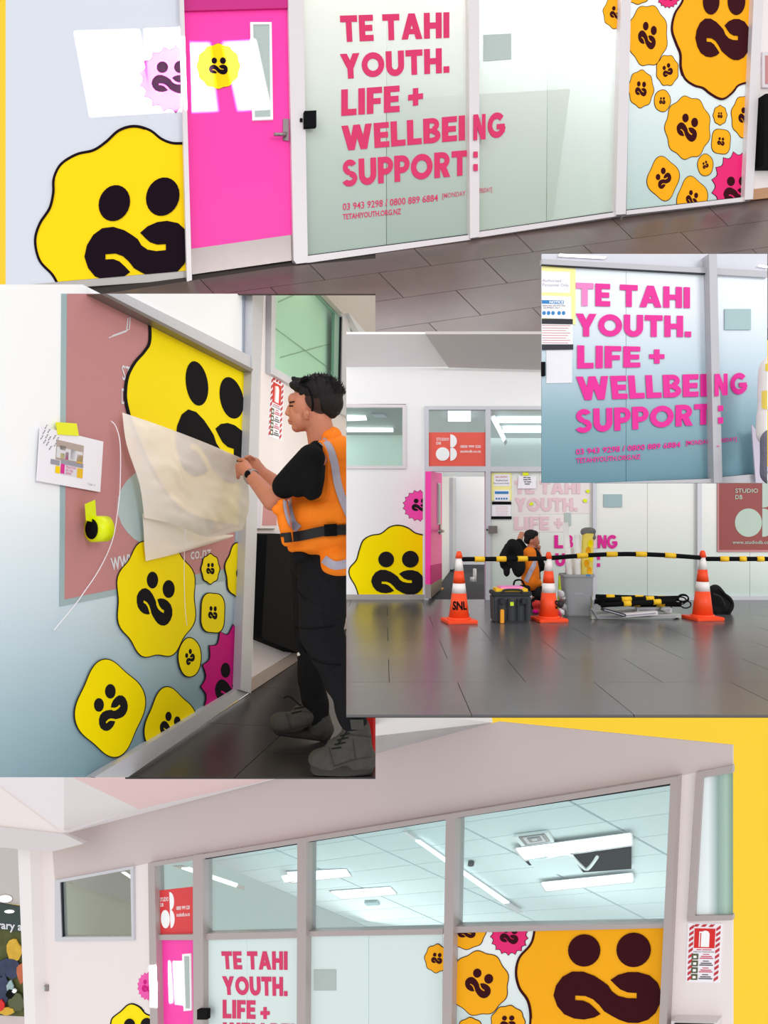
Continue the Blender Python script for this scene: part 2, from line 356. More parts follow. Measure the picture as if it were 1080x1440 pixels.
G['R'] = (.72, [L(0, 0, .26, 1), ('a', .36, .33, .34, .33, -90, 90, .23), L(.2, 0, .37, .23), L(.2, .43, .37, .66), ('d', .38, .55, .58, 1, .29)])
G['B'] = (.7, [L(0, 0, .26, 1), ('a', .38, .27, .28, .27, -90, 90, .2), ('a', .38, .715, .33, .285, -90, 90, .22), L(.2, 0, .4, .21), L(.2, .41, .4, .6), L(.2, .79, .4, 1)])
G['G'] = (.94, [('a', .5, .5, .5, .5, 10, 318, .25), L(.5, .46, .94, .66), L(.74, .46, .94, .8)])
G['S'] = (.68, [('a', .35, .29, .32, .29, 20 + 70, 335, .22), ('a', .33, .71, .35, .29, -90, 158, .22)])
G['/'] = (.4, [('d', .36, 0, .04, 1, .1)])
def glyph_polys(ch):
    out = []
    for g in G[ch][1]:
        if g[0] == 'r': out.append([(g[1], g[2]), (g[3], g[2]), (g[3], g[4]), (g[1], g[4])])
        elif g[0] == 'd':
            _, x0, y0, x1, y1, h = g; out.append([(x0 - h / 2, y0), (x0 + h / 2, y0), (x1 + h / 2, y1), (x1 - h / 2, y1)])
        else:
            _, cx, cy, rx, ry, a0, a1, th = g; n = max(6, int(abs(a1 - a0) / 18))
            for i in range(n):
                A, B = [math.radians(a0 + (a1 - a0) * k / n) for k in (i, i + 1)]
                P = lambda a, f: (cx + (rx - f) * math.cos(a), cy + (ry - f) * math.sin(a))
                out.append([P(A, 0), P(B, 0), P(B, th), P(A, th)])
    return out
def headline(s, q, pl, off, m, parent, th=.002, cp=None, mats=None):
    gap = .075; tot = sum(G[c][0] for c in s) + gap * (len(s) - 1); x = 0
    for i, ch in enumerate(s):
        wd = G[ch][0]
        if ch != ' ':
            P = [[qmap(q, (x + u) / tot, v) for u, v in p] for p in glyph_polys(ch)]
            slab('letter', P, pl, off, th, (mats or {}).get(i, m), parent, cp)
        x += wd + gap
def script(name, s, q, pl, off, m, parent, bold=.0, cp=None):
    cu = bpy.data.curves.new('t', 'FONT'); cu.body = s; cu.offset = bold; cu.resolution_u = 2; o = bpy.data.objects.new('t', cu); TMP.collection.objects.link(o)
    me = evaluated(o); bpy.data.objects.remove(o)
    xs = [v.co.x for v in me.vertices]; ys = [v.co.y for v in me.vertices]; x0, x1, y0, y1 = min(xs), max(xs), min(ys), max(ys)
    vs = [pl.at(*qmap(q, (v.co.x - x0) / (x1 - x0), (y1 - v.co.y) / (y1 - y0)), off) for v in me.vertices]
    fs = [tuple(p.vertices) for p in me.polygons]; bpy.data.meshes.remove(me)
    return link(name, vs, fs, m, parent)

# ------------------------------------------------------------------ the badge: a scalloped disc with two dots and a curling moustache-like mark
MO = [(222, 1080), (232, 1040), (258, 1005), (295, 985), (340, 985), (385, 1002), (420, 1025), (440, 1040), (455, 1064), (480, 1082), (515, 1091), (555, 1092), (555, 1070), (520, 1068), (490, 1056), (470, 1038), (450, 1018),
      (480, 998), (520, 987), (560, 987), (605, 1000), (638, 1030), (652, 1070), (648, 1112), (630, 1150), (600, 1177), (560, 1190), (520, 1189), (485, 1177), (453, 1160), (425, 1143), (405, 1118), (380, 1095), (350, 1082), (308, 1080),
      (308, 1099), (340, 1101), (365, 1112), (390, 1135), (409, 1155), (385, 1168), (345, 1176), (305, 1172), (265, 1155), (237, 1122)]
MO = [((x - 437) / 215, (1087 - y) / 215) for x, y in MO]
EY = [((-.43, .87), .30), ((.49, .88), .32)]
def face(root, c, U, V, pl, off, th, dark, cp):
    f = lambda u, v: (c[0] + U[0] * u + V[0] * v, c[1] + U[1] * u + V[1] * v)
    for (ex, ey), r in EY:
        slab('eye', [f(ex + r * math.cos(a), ey + r * math.sin(a)) for a in [2 * math.pi * k / 24 for k in range(24)]], pl, off, th, dark, root, cp)
    slab('mouth', [f(u, v) for u, v in MO], pl, off, th, dark, root, cp)
SPEC = {'diamond': dict(rot=-13, frot=-40, n=4, amp=.085, mu=.5), 'cut by the bottom rail': dict(rot=-13, frot=21, n=4, amp=.085, mu=.42), 'cut by the sill rail': dict(rot=-13, frot=21, n=4, amp=.085, mu=.42),
        'squarish': dict(n=4, ph=math.pi, amp=.07, mu=.38), 'small round': dict(frot=-32, mu=.42), 'tiny round': dict(mu=.4), 'smallest scalloped': dict(mu=.38)}
def badge(pl, c, rx, ry, rot, label, *a, **k):
    for key, v in SPEC.items():
        if key in label:
            k.update(v); rot = k.pop('rot', rot); break
    return badge_(pl, c, rx, ry, rot, label, *a, **k)
def badge_(pl, c, rx, ry, rot, label, cp=None, n=8, amp=.045, fill='badge_yellow', dark='badge_dark', th=.003, off=.001, m=.48, lw=1.2, spiky=False, mc=None, mu=None, group=None, ph=0, frot=None):
    ct = math.cos(math.radians(rot)); st = math.sin(math.radians(rot))
    root = thing('badge_sticker', label, 'sticker', pl.at(c[0], c[1], off), group)
    def shape(e):
        out = []; N = 17 * 6 if spiky else 72
        for k in range(N):
            a = 2 * math.pi * k / N
            r = 1 + .0 - (.13 * abs(math.sin(17 * a / 2)) if spiky else 0) + (0 if spiky else amp * math.cos(n * a + ph))
            X, Yv = r * math.cos(a), r * math.sin(a); X, Yv = X * ct - Yv * st, X * st + Yv * ct
            out.append((c[0] + X * (rx + e), c[1] + Yv * (ry + e)))
        return out
    slab('outline', shape(lw), pl, off, th, dark, root, cp); slab('disc', shape(0), pl, off + th, th, fill, root, cp)
    mU = m if mu is None else mu
    if frot is not None: ct = math.cos(math.radians(frot)); st = math.sin(math.radians(frot))
    U = (mU * rx * ct, mU * ry * st); V = (mU * rx * st, -mU * ry * ct)
    cc = mc or (c[0] - .32 * V[0], c[1] - .32 * V[1])
    face(root, cc, U, V, pl, off + 2 * th, th, dark, cp)
    return root
def traced(pl, curve, close, c, U, V, lw, label, cp, fill, dark, th=.003, off=.001, mq=None):
    root = thing('badge_sticker', label, 'sticker', pl.at(c[0], c[1], off)); P = catmull(curve, 6)
    slab('disc', P + close, pl, off, th, fill, root, cp)
    L_, R_ = [], []
    for i, p in enumerate(P):
        a, b = P[max(0, i - 1)], P[min(len(P) - 1, i + 1)]; d = Vector((b[0] - a[0], b[1] - a[1]))
        d = d.normalized() if d.length else Vector((1, 0)); L_.append((p[0] - d.y * lw / 2, p[1] + d.x * lw / 2)); R_.append((p[0] + d.y * lw / 2, p[1] - d.x * lw / 2))
    slab('outline', [[L_[i], L_[i + 1], R_[i + 1], R_[i]] for i in range(len(P) - 1)], pl, off, th * 1.6, dark, root, cp)
    if mq:
        g = lambda u, v: qmap(mq, (u + 1) / 2, (1 - v) / 2)
        for (ex, ey), r in EY: slab('eye', [g(ex + r * math.cos(a), ey + r * math.sin(a)) for a in [2 * math.pi * k / 28 for k in range(28)]], pl, off + 2 * th, th, dark, root, cp)
        slab('mouth', [g(u, v) for u, v in MO], pl, off + 2 * th, th, dark, root, cp)
    else: face(root, c, U, V, pl, off + 2 * th, th, dark, cp)
    return root
def fire_sign(q, pl, off, label):
    r = thing('fire_extinguisher_sign', label, 'sign', pl.at(*q[0], off))
    slab('sign_board', q, pl, off, .004, 'paper', r)
    st = []
    for k in range(10):
        v = .03 + k * .095
        for s in ((.05, .17), (.83, .95)): st.append([qmap(q, s[0], v + .05), qmap(q, s[1], v), qmap(q, s[1], v + .05), qmap(q, s[0], v + .1)])
    for k in range(3): st.append([qmap(q, .22 + k * .22, .02), qmap(q, .34 + k * .22, .02), qmap(q, .28 + k * .22, .06), qmap(q, .16 + k * .22, .06)])
    slab('warning_stripes', st, pl, off + .004, .002, 'fire_stripe', r)
    slab('pictogram_panel', sub(q, .2, .09, .8, .42), pl, off + .004, .003, 'fire_red', r)
    e = [(.4, .4), (.4, .18), (.44, .14), (.48, .125), (.54, .125), (.6, .14), (.64, .18), (.64, .4)]
    slab('extinguisher_symbol', [qmap(q, u, v) for u, v in e], pl, off + .007, .002, 'white', r)
    slab('hose_symbol', [sub(q, .34, .17, .365, .4), sub(q, .34, .14, .46, .165)], pl, off + .007, .002, 'white', r)
    script('lettering', 'FIRE EXTINGUISHER', sub(q, .2, .472, .8, .495), pl, off + .005, 'ink', r); slab('small_print', [sub(q, .28, .443, .42, .456), sub(q, .45, .443, .72, .456)], pl, off + .005, .001, 'ink_red', r)
    for k in range(4):
        v = .52 + k * .115
        slab('class_symbol', sub(q, .15, v, .34, v + .095), pl, off + .005, .002, 'pictogram', r)
        slab('class_mark', sub(q, .2, v + .03, .29, v + .07), pl, off + .007, .002, 'white', r)
        slab('small_print', [sub(q, .48, v, .66, v + .012), sub(q, .42, v + .035, .74, v + .05), sub(q, .38, v + .065, .78, v + .08)], pl, off + .005, .001, 'ink_red' if k % 2 == 0 else 'ink', r)
    return r
def tiles(root, pl, q, nu, nv, gap, mats, off=0, th=.01, cp=None, stagger=.5, name='tile'):
    k = 0
    for j in range(nv):
        for i in range(-1, nu + 1):
            s = (stagger if j % 2 else 0) + i; a, b = (s + gap) / nu, (s + 1 - gap) / nu; c_, d_ = (j + gap) / nv, (j + 1 - gap) / nv
            P = [qmap_h(q, a, c_), qmap_h(q, b, c_), qmap_h(q, b, d_), qmap_h(q, a, d_)]
            slab(name, P, pl, off, th, mats[(i * 3 + j * 7 + (i * j) % 3) % len(mats)], root, cp)
def qmap_h(q, u, v):                                           # perspective-true map of the unit square on q (grid lines stay straight and real)
    (x0, y0), (x1, y1), (x2, y2), (x3, y3) = q
    dx1, dx2, dx3 = x1 - x2, x3 - x2, x0 - x1 + x2 - x3; dy1, dy2, dy3 = y1 - y2, y3 - y2, y0 - y1 + y2 - y3
    D = dx1 * dy2 - dx2 * dy1; g = (dx3 * dy2 - dx2 * dy3) / D; h = (dx1 * dy3 - dx3 * dy1) / D
    a, b, d, e = x1 - x0 + g * x1, x3 - x0 + h * x3, y1 - y0 + g * y1, y3 - y0 + h * y3
    z = g * u + h * v + 1; return ((a * u + b * v + x0) / z, (d * u + e * v + y0) / z)

# ================================================================== BACKING BOARD
Bk = Plane((0, 17, 0), (0, -1, 0))
struct(slab('wall_back', rect(-500, -400, 1600, 1900), Bk, -.1, .1, 'yellow_board'), 'plain yellow backing behind all five pictures')

struct(slab('wall_back', rect(20, 20, 1000, 985), Bk, 0, .05, 'wall_white'), 'added white board behind the pictures, shielding them from yellow bounce')  # unseen, added to keep yellow bounce light off the pictures
# ================================================================== TOP PICTURE: the finished shopfront
A = Plane((0, 5.6, 0), (.351, -1, 0))
cA = [(8, -25), (1110, -25), (1110, 420), (8, 420)]
fa, fb = A.at(270, 386), A.at(1080, 281)
FA = plane3(fa, fb, W(540, 480, 4.65))
ol = softbox('office_fill', A.at(740, -110, -.24), A.at(740, 300, -.24), 4.0, 75, .2); ol.rotation_euler = (0, 0, math.atan(.351))  # unseen lamp added to brighten the room behind the frosted glass
fl = sroot('floor', FA.at(700, 400), 'brown stone-look vinyl floor of the top picture')
region = [(8, 402), (270, 378), (425, 362), (676, 326), (880, 293), (1110, 269), (1110, 476), (528, 476), (528, 413), (8, 413)]
slab('grout_bed', region, FA, -.02, .012, 'grout', fl)
qA = [FA.at(8, 410), FA.at(1110, 277)]
gridA = [(-60, 421), (1120, 268), (1290, 430), (120, 610)]
kk = 0
for j in range(5):
    for i in range(-2, 10):
        s = i + (.5 if j % 2 else 0)
        P = [qmap_h(gridA, (s + .004) / 8, (j + .006) / 5), qmap_h(gridA, (s + .996) / 8, (j + .006) / 5), qmap_h(gridA, (s + .996) / 8, (j + .994) / 5), qmap_h(gridA, (s + .004) / 8, (j + .994) / 5)]
        for cp in ([(8, 411), (270, 387), (425, 371), (528, 355.5), (528, 413), (8, 413)], [(528, 355), (676, 334), (880, 302), (1110, 277), (1110, 476), (528, 476)]):
            slab('tile', P, FA, -.008, .008, 'tile_brown%d' % ((i + 2 * j) % 4), fl, cp)
# structure
wl = sroot('wall_left', A.at(130, 200), 'cool white painted wall left of the pink door in the top picture')
slab('plaster', [(8, -25), (253, -25), (263, 381), (8, 403)], A, -.05, .05, 'wall_cool', wl)
sk = slab('baseboard_left', [(8, 403), (263, 381), (264, 393), (8, 411)], A, -.05, .055, 'skirt_grey'); struct(sk)
w1 = sroot('window_1', A.at(660, 330), 'white aluminium shopfront frame of the top picture')
slab('frame', [(252, -25), (258, -25), (270, 394), (263, 396)], A, -.05, .12, 'alu_light', w1)
slab('frame', [(405, -25), (426, -25), (433, 369), (417, 371), (413, 366)], A, -.05, .09, 'alu_light', w1)
slab('frame', [(659, -25), (674, -25), (674, 333), (661, 335)], A, -.05, .10, 'alu_light', w1)
slab('frame', [(874, -25), (888, -25), (880, 301), (866, 302)], A, -.05, .10, 'alu_light', w1)
slab('frame', [(1061, -25), (1075, -25), (1059, 280), (1047, 281)], A, -.05, .10, 'alu_light', w1)
for a, b, c, d in [((431, 360), (662, 330), (662, 337), (431, 370)), ((673, 326), (867, 298), (867, 304), (673, 334)), ((881, 296), (1048, 277), (1048, 283), (881, 302))]: slab('sill_rail', [a, b, c, d], A, -.05, .085, 'alu_light', w1)
for x0, y0, x1, y1 in [(658, -25, 660, 330), (873, -25, 866, 299), (1060, -25, 1047.5, 278)]: slab('gasket', [(x0 - 1.2, y0), (x0 + .9, y0), (x1 + .9, y1), (x1 - 1.2, y1)], A, 0, .012, 'seal', w1)
for a, b in [((431, 359.5), (660, 329.5)), ((674, 325.5), (866, 297.5)), ((881, 295.5), (1047, 277))]: slab('gasket', band(a, b, 1.3), A, 0, .012, 'seal', w1)
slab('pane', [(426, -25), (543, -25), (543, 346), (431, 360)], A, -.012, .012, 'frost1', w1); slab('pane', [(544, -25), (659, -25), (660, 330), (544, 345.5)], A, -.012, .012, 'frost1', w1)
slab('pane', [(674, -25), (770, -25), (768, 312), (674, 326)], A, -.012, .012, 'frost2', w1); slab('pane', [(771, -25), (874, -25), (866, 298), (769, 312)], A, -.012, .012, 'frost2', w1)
slab('pane', [(888, -25), (1061, -25), (1048, 278), (881, 297)], A, -.012, .012, 'frost3', w1)
wr = sroot('wall_right', A.at(1090, 150), 'sliver of pale wall right of the top shopfront')
slab('plaster', [(1073, -25), (1110, -25), (1110, 262), (1060, 266)], A, -.05, .05, 'wall_warm', wr)
struct(slab('baseboard_right', [(1059, 266), (1110, 260), (1110, 275), (1057, 281)], A, -.05, .06, 'skirt_brown'))
iw = struct(slab('wall_inside', [(420, -30), (1065, -30), (1065, 290), (420, 380)], A, -.5, .05, 'interior_white'), 'white wall of the room behind the frosted glass, top picture')
tag(slab('reflection_panel', [(545, 140), (802, 125), (775, 330), (545, 360)], A, -.30, .05, 'reflection_olive'), 'olive partition added for a reflection behind the frosted glass of the top picture', 'stand_in')  # olive sheet added to imitate a floor reflection and shade in the glass
# door
dr = sroot('door_1', A.at(340, 380), 'pink door with steel kick plate in the top picture')
slab('door_leaf', [(257, -25), (405, -25), (411, 331), (269, 351)], A, -.045, .045, 'door_pink', dr)
slab('door_header', [(258, -25), (405, -25), (405, 11), (258, 15)], A, 0, .02, 'door_pink_dark', dr)
slab('kick_plate', [(269, 350), (411, 330), (412, 366), (270, 386)], A, -.045, .05, 'steel', dr)
vp = slab('vision_frame', [[(352, 31), (382, 31), (382, 34), (352, 34)], [(352, 31), (356, 31), (358.5, 169), (355, 169)], [(379, 31), (382, 31), (384, 168), (380.5, 168)], [(355, 165), (384, 164), (384, 168), (355, 169)]], A, 0, .014, 'white', dr)
slab('vision_glass', [(355, 33), (380, 33), (381, 166), (357, 166)], A, 0, .006, 'patch', vp)
hd = slab('door_handle', [(398, 167), (406, 167), (406, 198), (398, 197)], A, 0, .01, 'steel', dr)
tube('lever', [A.at(402, 188, .02), A.at(402, 188, .055), A.at(396, 189, .06), A.at(385, 189, .055)], .012, 'steel', hd)
kp = thing('door_access_reader', 'square black access reader beside the pink door, top picture', 'access reader', A.at(436, 167, .04))
slab('reader_body', [(428, 156), (445, 155), (445, 178), (428, 179)], A, .04, .03, 'black', kp); slab('key_hole', [(422, 166), (425.5, 166), (425.5, 171), (422, 171)], A, .04, .01, 'black', kp)
tag(slab('notice_patch', [(680, 49), (719, 47), (719, 83), (680, 86)], A, .001, .004, 'patch'), 'grey-green square patch on the frosted glass of the top picture', 'notice')
dc = thing('document_frame', 'framed notice cut by the right edge of the top picture', 'frame', A.at(1085, 98)); slab('frame', rect(1072, 73, 1105, 123), A, .0, .02, 'alu_light', dc); slab('document', rect(1076, 78, 1105, 118), A, .02, .003, 'sign_rose', dc)
tag(slab('wall_box', [(1076, 132), (1105, 128), (1105, 232), (1074, 232)], A, 0, .12, 'black'), 'black padded box cut by the right edge of the top picture', 'box')
# lettering, top
tx = thing('window_lettering', 'rose headline TE TAHI YOUTH LIFE WELLBEING SUPPORT on the top glass', 'lettering', A.at(560, 140))
R_ = 'text_rose'; o_ = .002
headline('TE TAHI', [(478, 22), (632, 17), (632, 53), (480, 59)], A, o_, R_, tx); headline('YOUTH.', [(478, 76), (632, 67), (632, 102), (480, 111)], A, o_, R_, tx)
headline('LIFE', [(480, 126), (562, 120), (562, 157), (480, 163)], A, o_, R_, tx); headline('+', [(574, 117), (595, 115), (595, 154), (574, 157)], A, o_, R_, tx)
headline('WELLBEI', [(480, 177), (654, 162), (654, 197), (482, 212)], A, o_, R_, tx); headline('N', [(666, 161), (683, 160), (683, 196), (666, 197)], A, .06, R_, tx); headline('G', [(686, 159), (710, 157), (710, 193), (686, 195)], A, .002, R_, tx)
headline('SUPPORT', [(481, 225), (658, 211), (658, 246), (482, 263)], A, o_, R_, tx); headline(':', [(666, 204), (672, 204), (672, 240), (666, 240)], A, .06, R_, tx)
script('phone_line', '03 943 9298 / 0800 889 6884', [(482, 286), (616, 273), (616, 283), (482, 296)], A, .003, 'text_rose', tx, .012)
script('hours_line', '[MONDAY', [(622, 272), (655, 268), (655, 277), (622, 281)], A, .003, 'text_dim', tx, .012); script('hours_line', 'FRIDAY]', [(674, 265), (692, 263), (692, 271), (674, 274)], A, .003, 'text_dim', tx, .012)
script('web_line', 'TETAHIYOUTH.ORG.NZ', [(482, 301), (564, 293), (564, 301), (482, 309)], A, .003, 'text_rose', tx, .02)
# badges, top
c3 = [(888, -25), (1060, -25), (1047, 277.5), (881.5, 296)]
P = [(x / 2.512, y / 2.512) for x, y in [(210, 1016), (185, 970), (140, 920), (124, 850), (140, 790), (175, 735), (188, 680), (190, 630), (215, 580), (270, 545), (330, 530), (375, 500), (420, 460), (475, 445), (530, 460), (570, 490), (610, 505), (655, 505)]]
traced(A, P, [(264, 382), (84, 404)], (484 / 2.512, 891 / 2.512), (74, -9), (0, -84), 3.4, 'largest yellow face badge low on the wall left of the pink door, top picture', [(8, 100), (256.5, 100), (262.5, 380.5), (8, 402.5)], 'badge_yellow', 'badge_dark')
badge(A, (243, 111), 47, 47, 0, 'pink spiky badge on the wall beside the pink door, top picture', [(8, 0), (255.5, 0), (259, 200), (8, 200)], fill='badge_pink', spiky=True, mu=.58, mc=(240, 118))
badge(A, (307, 93), 30, 31, 0, 'yellow badge on the upper part of the pink door, top picture', None, n=12, amp=.03, mu=.46, lw=.3)
P = [(740 + x / 3.176, y / 3.176) for x, y in [(705, -80), (700, 0), (665, 60), (652, 130), (670, 190), (690, 240), (692, 300), (710, 350), (750, 380), (790, 392), (820, 415), (860, 438), (890, 438), (925, 410), (950, 380), (1005, 364)]]
traced(A, P, [(1070, 116), (1070, -25)], (1017, 55), (38.7, 0), (0, -61), 2.6, 'largest amber badge cropped by the top edge, top picture', c3, 'badge_amber', 'badge_brown')
for c, rx, ry, rot, n, lab in [((911, 50), 27, 42, 20, 8, 'amber badge leaning right just below the top left of the badge window, top picture'), ((938.5, 99), 15, 21, -22, 8, 'small amber badge leaning left beside the largest amber badge, top picture'),
    ((901.5, 125), 17, 25.5, 5, 8, 'amber badge cut by the left mullion of the badge window, top picture'), ((931.5, 141.7), 11, 15, 0, 5, 'tiny round amber badge above the middle badge, top picture'),
    ((967.3, 179.5), 31, 43, 20, 9, 'middle-sized amber badge in the centre of the badge window, top picture'), ((1012.7, 162), 9, 13, 0, 8, 'smallest scalloped amber badge right of the middle badge, top picture'),
    ((1014, 199), 13.5, 18, 6, 4, 'small squarish amber badge right of the middle badge, top picture'), ((1048, 164), 19, 29, 15, 8, 'amber badge cut by the right frame of the badge window, top picture'),
    ((992, 232), 10.5, 15, -22, 5, 'tiny round amber badge left of the magenta spiky badge, top picture'), ((932.7, 251), 21, 29, -30, 4, 'diamond-shaped amber badge low in the badge window, top picture'),
    ((973.5, 279), 20, 29, 18, 4, 'amber badge cut by the bottom rail of the badge window, top picture'), ((897, -10), 17, 15, 0, 8, 'sliver of amber badge at the top left of the badge window, top picture')]:
    badge(A, c, rx, ry, rot, lab, c3, n=n, amp=.04 if n > 5 else (.07 if n == 4 else .015), fill='badge_amber', dark='badge_brown', th=.002, lw=.9)
badge(A, (940, -6), 16, 17, 0, 'small magenta spiky badge at the top edge of the top picture', c3, fill='badge_magenta', dark='badge_brown', spiky=True, th=.002, lw=.9)
badge(A, (1043, 262), 42, 50, 0, 'magenta spiky badge in the lower right corner of the badge window, top picture', c3, fill='badge_magenta', dark='badge_brown', spiky=True, mu=.44, mc=(1036, 274), th=.002)
badge(A, (866, 18), 17, 21.5, 10, 'amber badge at the top right of the frosted pane, top picture', [(800, -25), (872.5, -25), (871, 60), (800, 60)], fill='badge_amber', dark='badge_brown', th=.002, lw=.9)
# daylight falling in through windows across the hall: four narrow beams
def beam(name, quad, power, pl=A):
    tl, tr_, br, bl = [pl.at(*p) for p in quad]; c = (tl + tr_ + br + bl) / 4; pw = ((tr_ - tl) + (br - bl)) / 2; ph = ((bl - tl) + (br - tr_)) / 2
    e1 = pw.normalized(); e2 = (ph - e1 * ph.dot(e1)).normalized(); best = None
    for i in range(5, 60):
        for j in range(-10, 70):
            d = (e1 * math.tan(math.radians(i)) + e2 * math.tan(math.radians(j)) - pl.n).normalized()
            ww = pw - d * pw.dot(d); hh = ph - d * ph.dot(d); e = abs(ww.normalized().dot(hh.normalized())) + .002 * abs(i - 28) + .002 * abs(j - 28)
            if best is None or e < best[0]: best = (e, d, ww, hh)
    _, d, ww, hh = best
    Ld = bpy.data.lights.new(name, 'AREA'); Ld.shape = 'RECTANGLE'; Ld.size = ww.length; Ld.size_y = hh.length; Ld.energy = power; Ld.spread = math.radians(.8); Ld.color = (1, .97, .95)
    o = bpy.data.objects.new(name, Ld); COL.objects.link(o); z = -d; x = ww.normalized(); y = z.cross(x)
    o.matrix_world = Matrix((x, y, z)).transposed().to_4x4(); o.location = c - d * 2.2
beam('sunbeam', [(103, 46), (197, 42), (212, 158), (131, 162)], 7); beam('sunbeam', [(203, 42), (258, 40), (262, 154), (215, 158)], 4.5)
beam('sunbeam', [(260, 60), (291, 60), (310, 156), (264, 158)], 6); beam('sunbeam', [(318, 59), (354, 57), (384, 152), (330, 156)], 7)

# ================================================================== BOTTOM PICTURE: the shopfront from the corner
B = Plane((0, 6.0, 0), (-.938, -1, 0))
rB = [(-40, 1085), (520, 1085), (520, 997), (1030, 1048), (1030, 1500), (-40, 1500)]
def top_line(x): return 1005 + (x - 600) * .1
# wall above the windows and its soffit
wallB = [(90, 1173), (381, 1096), (520, 1060), (693, 1017), (760, 1021), (1030, 1048), (1030, 1076), (979, 1086), (966, 1296), (966, 1500), (935, 1500), (953, 1092), (208, 1214), (214, 1500), (42, 1500), (42, 1198), (72, 1198), (117, 1187)]
wb = sroot('wall_front', B.at(500, 1130), 'pinkish plaster wall above the windows in the bottom picture')
slab('plaster', [(700, 1015), (1030, 1048), (1030, 1077), (979, 1086), (953, 1092), (208, 1214), (190, 1217), (77, 1238), (72, 1198), (117, 1187), (90, 1173), (381, 1096), (520, 1060), (693, 1017)], B, -.015, .015, 'wall_pink', wb)
slab('plaster', [(38, 1193), (74, 1198), (77, 1238), (77, 1323), (188, 1322), (187, 1218), (208, 1214), (212, 1500), (44, 1500)], B, -.015, .015, 'wall_warm', wb)
slab('plaster', [(953, 1092), (979, 1086), (966, 1296), (1030, 1294), (1030, 1500), (928, 1500), (936, 1308)], B, -.015, .015, 'wall_warm', wb)
SB = plane3(B.at(90, 1173), B.at(693, 1017), W(300, 1060, 4.6))
sb = sroot('ceiling', SB.at(250, 1110), 'angular white ceiling with a pink facet in the bottom picture')
slab('plasterboard', [(90, 1173), (693, 1016), (520, 997), (520, 1085), (90, 1085)], SB, -.04, .04, 'ceiling_pink' if 0 else 'ceiling_white', sb)
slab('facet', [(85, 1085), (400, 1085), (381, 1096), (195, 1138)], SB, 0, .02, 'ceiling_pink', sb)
SB2 = Plane(B.at(60, 1150, .35), B.n)  # left facets lie flat, with their shading painted as separate tones
slab('facet', [(-40, 1080), (95, 1080), (197, 1137), (89, 1173), (80, 1169), (-40, 1079)], SB2, -.01, .01, 'ceiling_cool', sb)
slab('facet', [(-40, 1078), (80, 1167), (90, 1173), (-40, 1156)], SB2, -.0, .02, 'wall_warm', sb)
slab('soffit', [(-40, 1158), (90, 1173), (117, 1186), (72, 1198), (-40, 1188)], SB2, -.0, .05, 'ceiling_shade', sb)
# library opening at far left
LB = Plane(B.at(20, 1300, -1.2), (-.3, -1, 0))
lib = sroot('wall_far', LB.at(10, 1300), 'brown soffit over the library entrance in the bottom picture')
slab('plaster', [(-60, 1180), (45, 1188), (45, 1275), (-60, 1262)], LB, -.05, .05, 'ceiling_grey', lib)
slab('plaster', [(-60, 1425), (45, 1430), (45, 1500), (-60, 1500)], LB, -.05, .05, 'wall_pink', lib)
for c, lab in [((7, 1264), 'round ceiling lamp over the library entrance'), ((13, 1282), 'small round lamp reflected above the library sign')]:
    d = thing('downlight', lab, 'lamp', LB.at(c[0], c[1], .02)); k = .45 if c[1] > 1270 else .5
    slab('diffuser', [(c[0] + (9 if k == .5 else 6.5) * math.cos(a), c[1] + (4.5 if k == .5 else 2) * math.sin(a)) for a in [2 * math.pi * i / 20 for i in range(20)]], LB, .02 if k == .5 else .05, .01, 'lamp', d)
    slab('rim', [(c[0] + 1.1 * (9 if k == .5 else 6.5) * math.cos(a), c[1] + 1.2 * (4.5 if k == .5 else 2) * math.sin(a)) for a in [2 * math.pi * i / 20 for i in range(20)]], LB, .01 if k == .5 else .04, .01, 'alu_light', d)
mat('lib_green', (46, 62, 58), .4, .4)
ls = thing('library_sign', 'dark green library fascia sign reading brary an', 'sign', LB.at(10, 1295)); slab('fascia', [(-60, 1262), (45, 1278), (45, 1312), (-60, 1300)], LB, 0, .04, 'lib_green', ls)
script('lettering', 'library and', [(-18, 1293), (46, 1299), (46, 1314), (-18, 1308)], LB, .045, 'sign_pale', ls, .02)
mat('mural_green', (84, 88, 50), .7, .2, var=.5, scale=5); mat('mural_gold', (214, 170, 60), .6, .2, var=.3, scale=9); mat('mural_blue', (60, 66, 92), .6, .2, var=.4, scale=7); mat('mural_orange', (190, 104, 70), .6, .2, var=.4, scale=6)
mu = thing('window_display', 'colourful library window display behind the white column', 'display', LB.at(10, 1370)); slab('backdrop', [(-60, 1298), (45, 1310), (45, 1430), (-60, 1425)], LB, -.02, .03, 'mural_green', mu)
def blobp(c, rx, ry, n=14, j=.25, seed=0):
    rnd = random.Random(seed); return [(c[0] + rx * (1 + rnd.uniform(-j, j)) * math.cos(2 * math.pi * k / n), c[1] + ry * (1 + rnd.uniform(-j, j)) * math.sin(2 * math.pi * k / n)) for k in range(n)]
for i, (c, rx, ry, m_) in enumerate([((20, 1338), 10, 16, 'mural_gold'), ((12, 1362), 22, 14, 'mural_blue'), ((30, 1368), 6, 16, 'mural_orange'), ((4, 1392), 10, 22, 'mural_blue'), ((14, 1392), 5, 12, 'patch_blue'), ((22, 1408), 11, 14, 'pictogram'), ((14, 1398), 6, 6, 'black'), ((8, 1422), 12, 6, 'mural_gold'), ((0, 1415), 7, 8, 'fire_red'), ((20, 1394), 3, 3, 'white')]):
    slab('figure', blobp(c, rx, ry, seed=i), LB, .02 + i * .006, .02, m_, mu)
co = struct(slab('trim_1', [(25, 1192), (42, 1194), (52, 1500), (37, 1500)], B, -.1, .25, 'ceiling_white'), 'white column beside the library entrance')
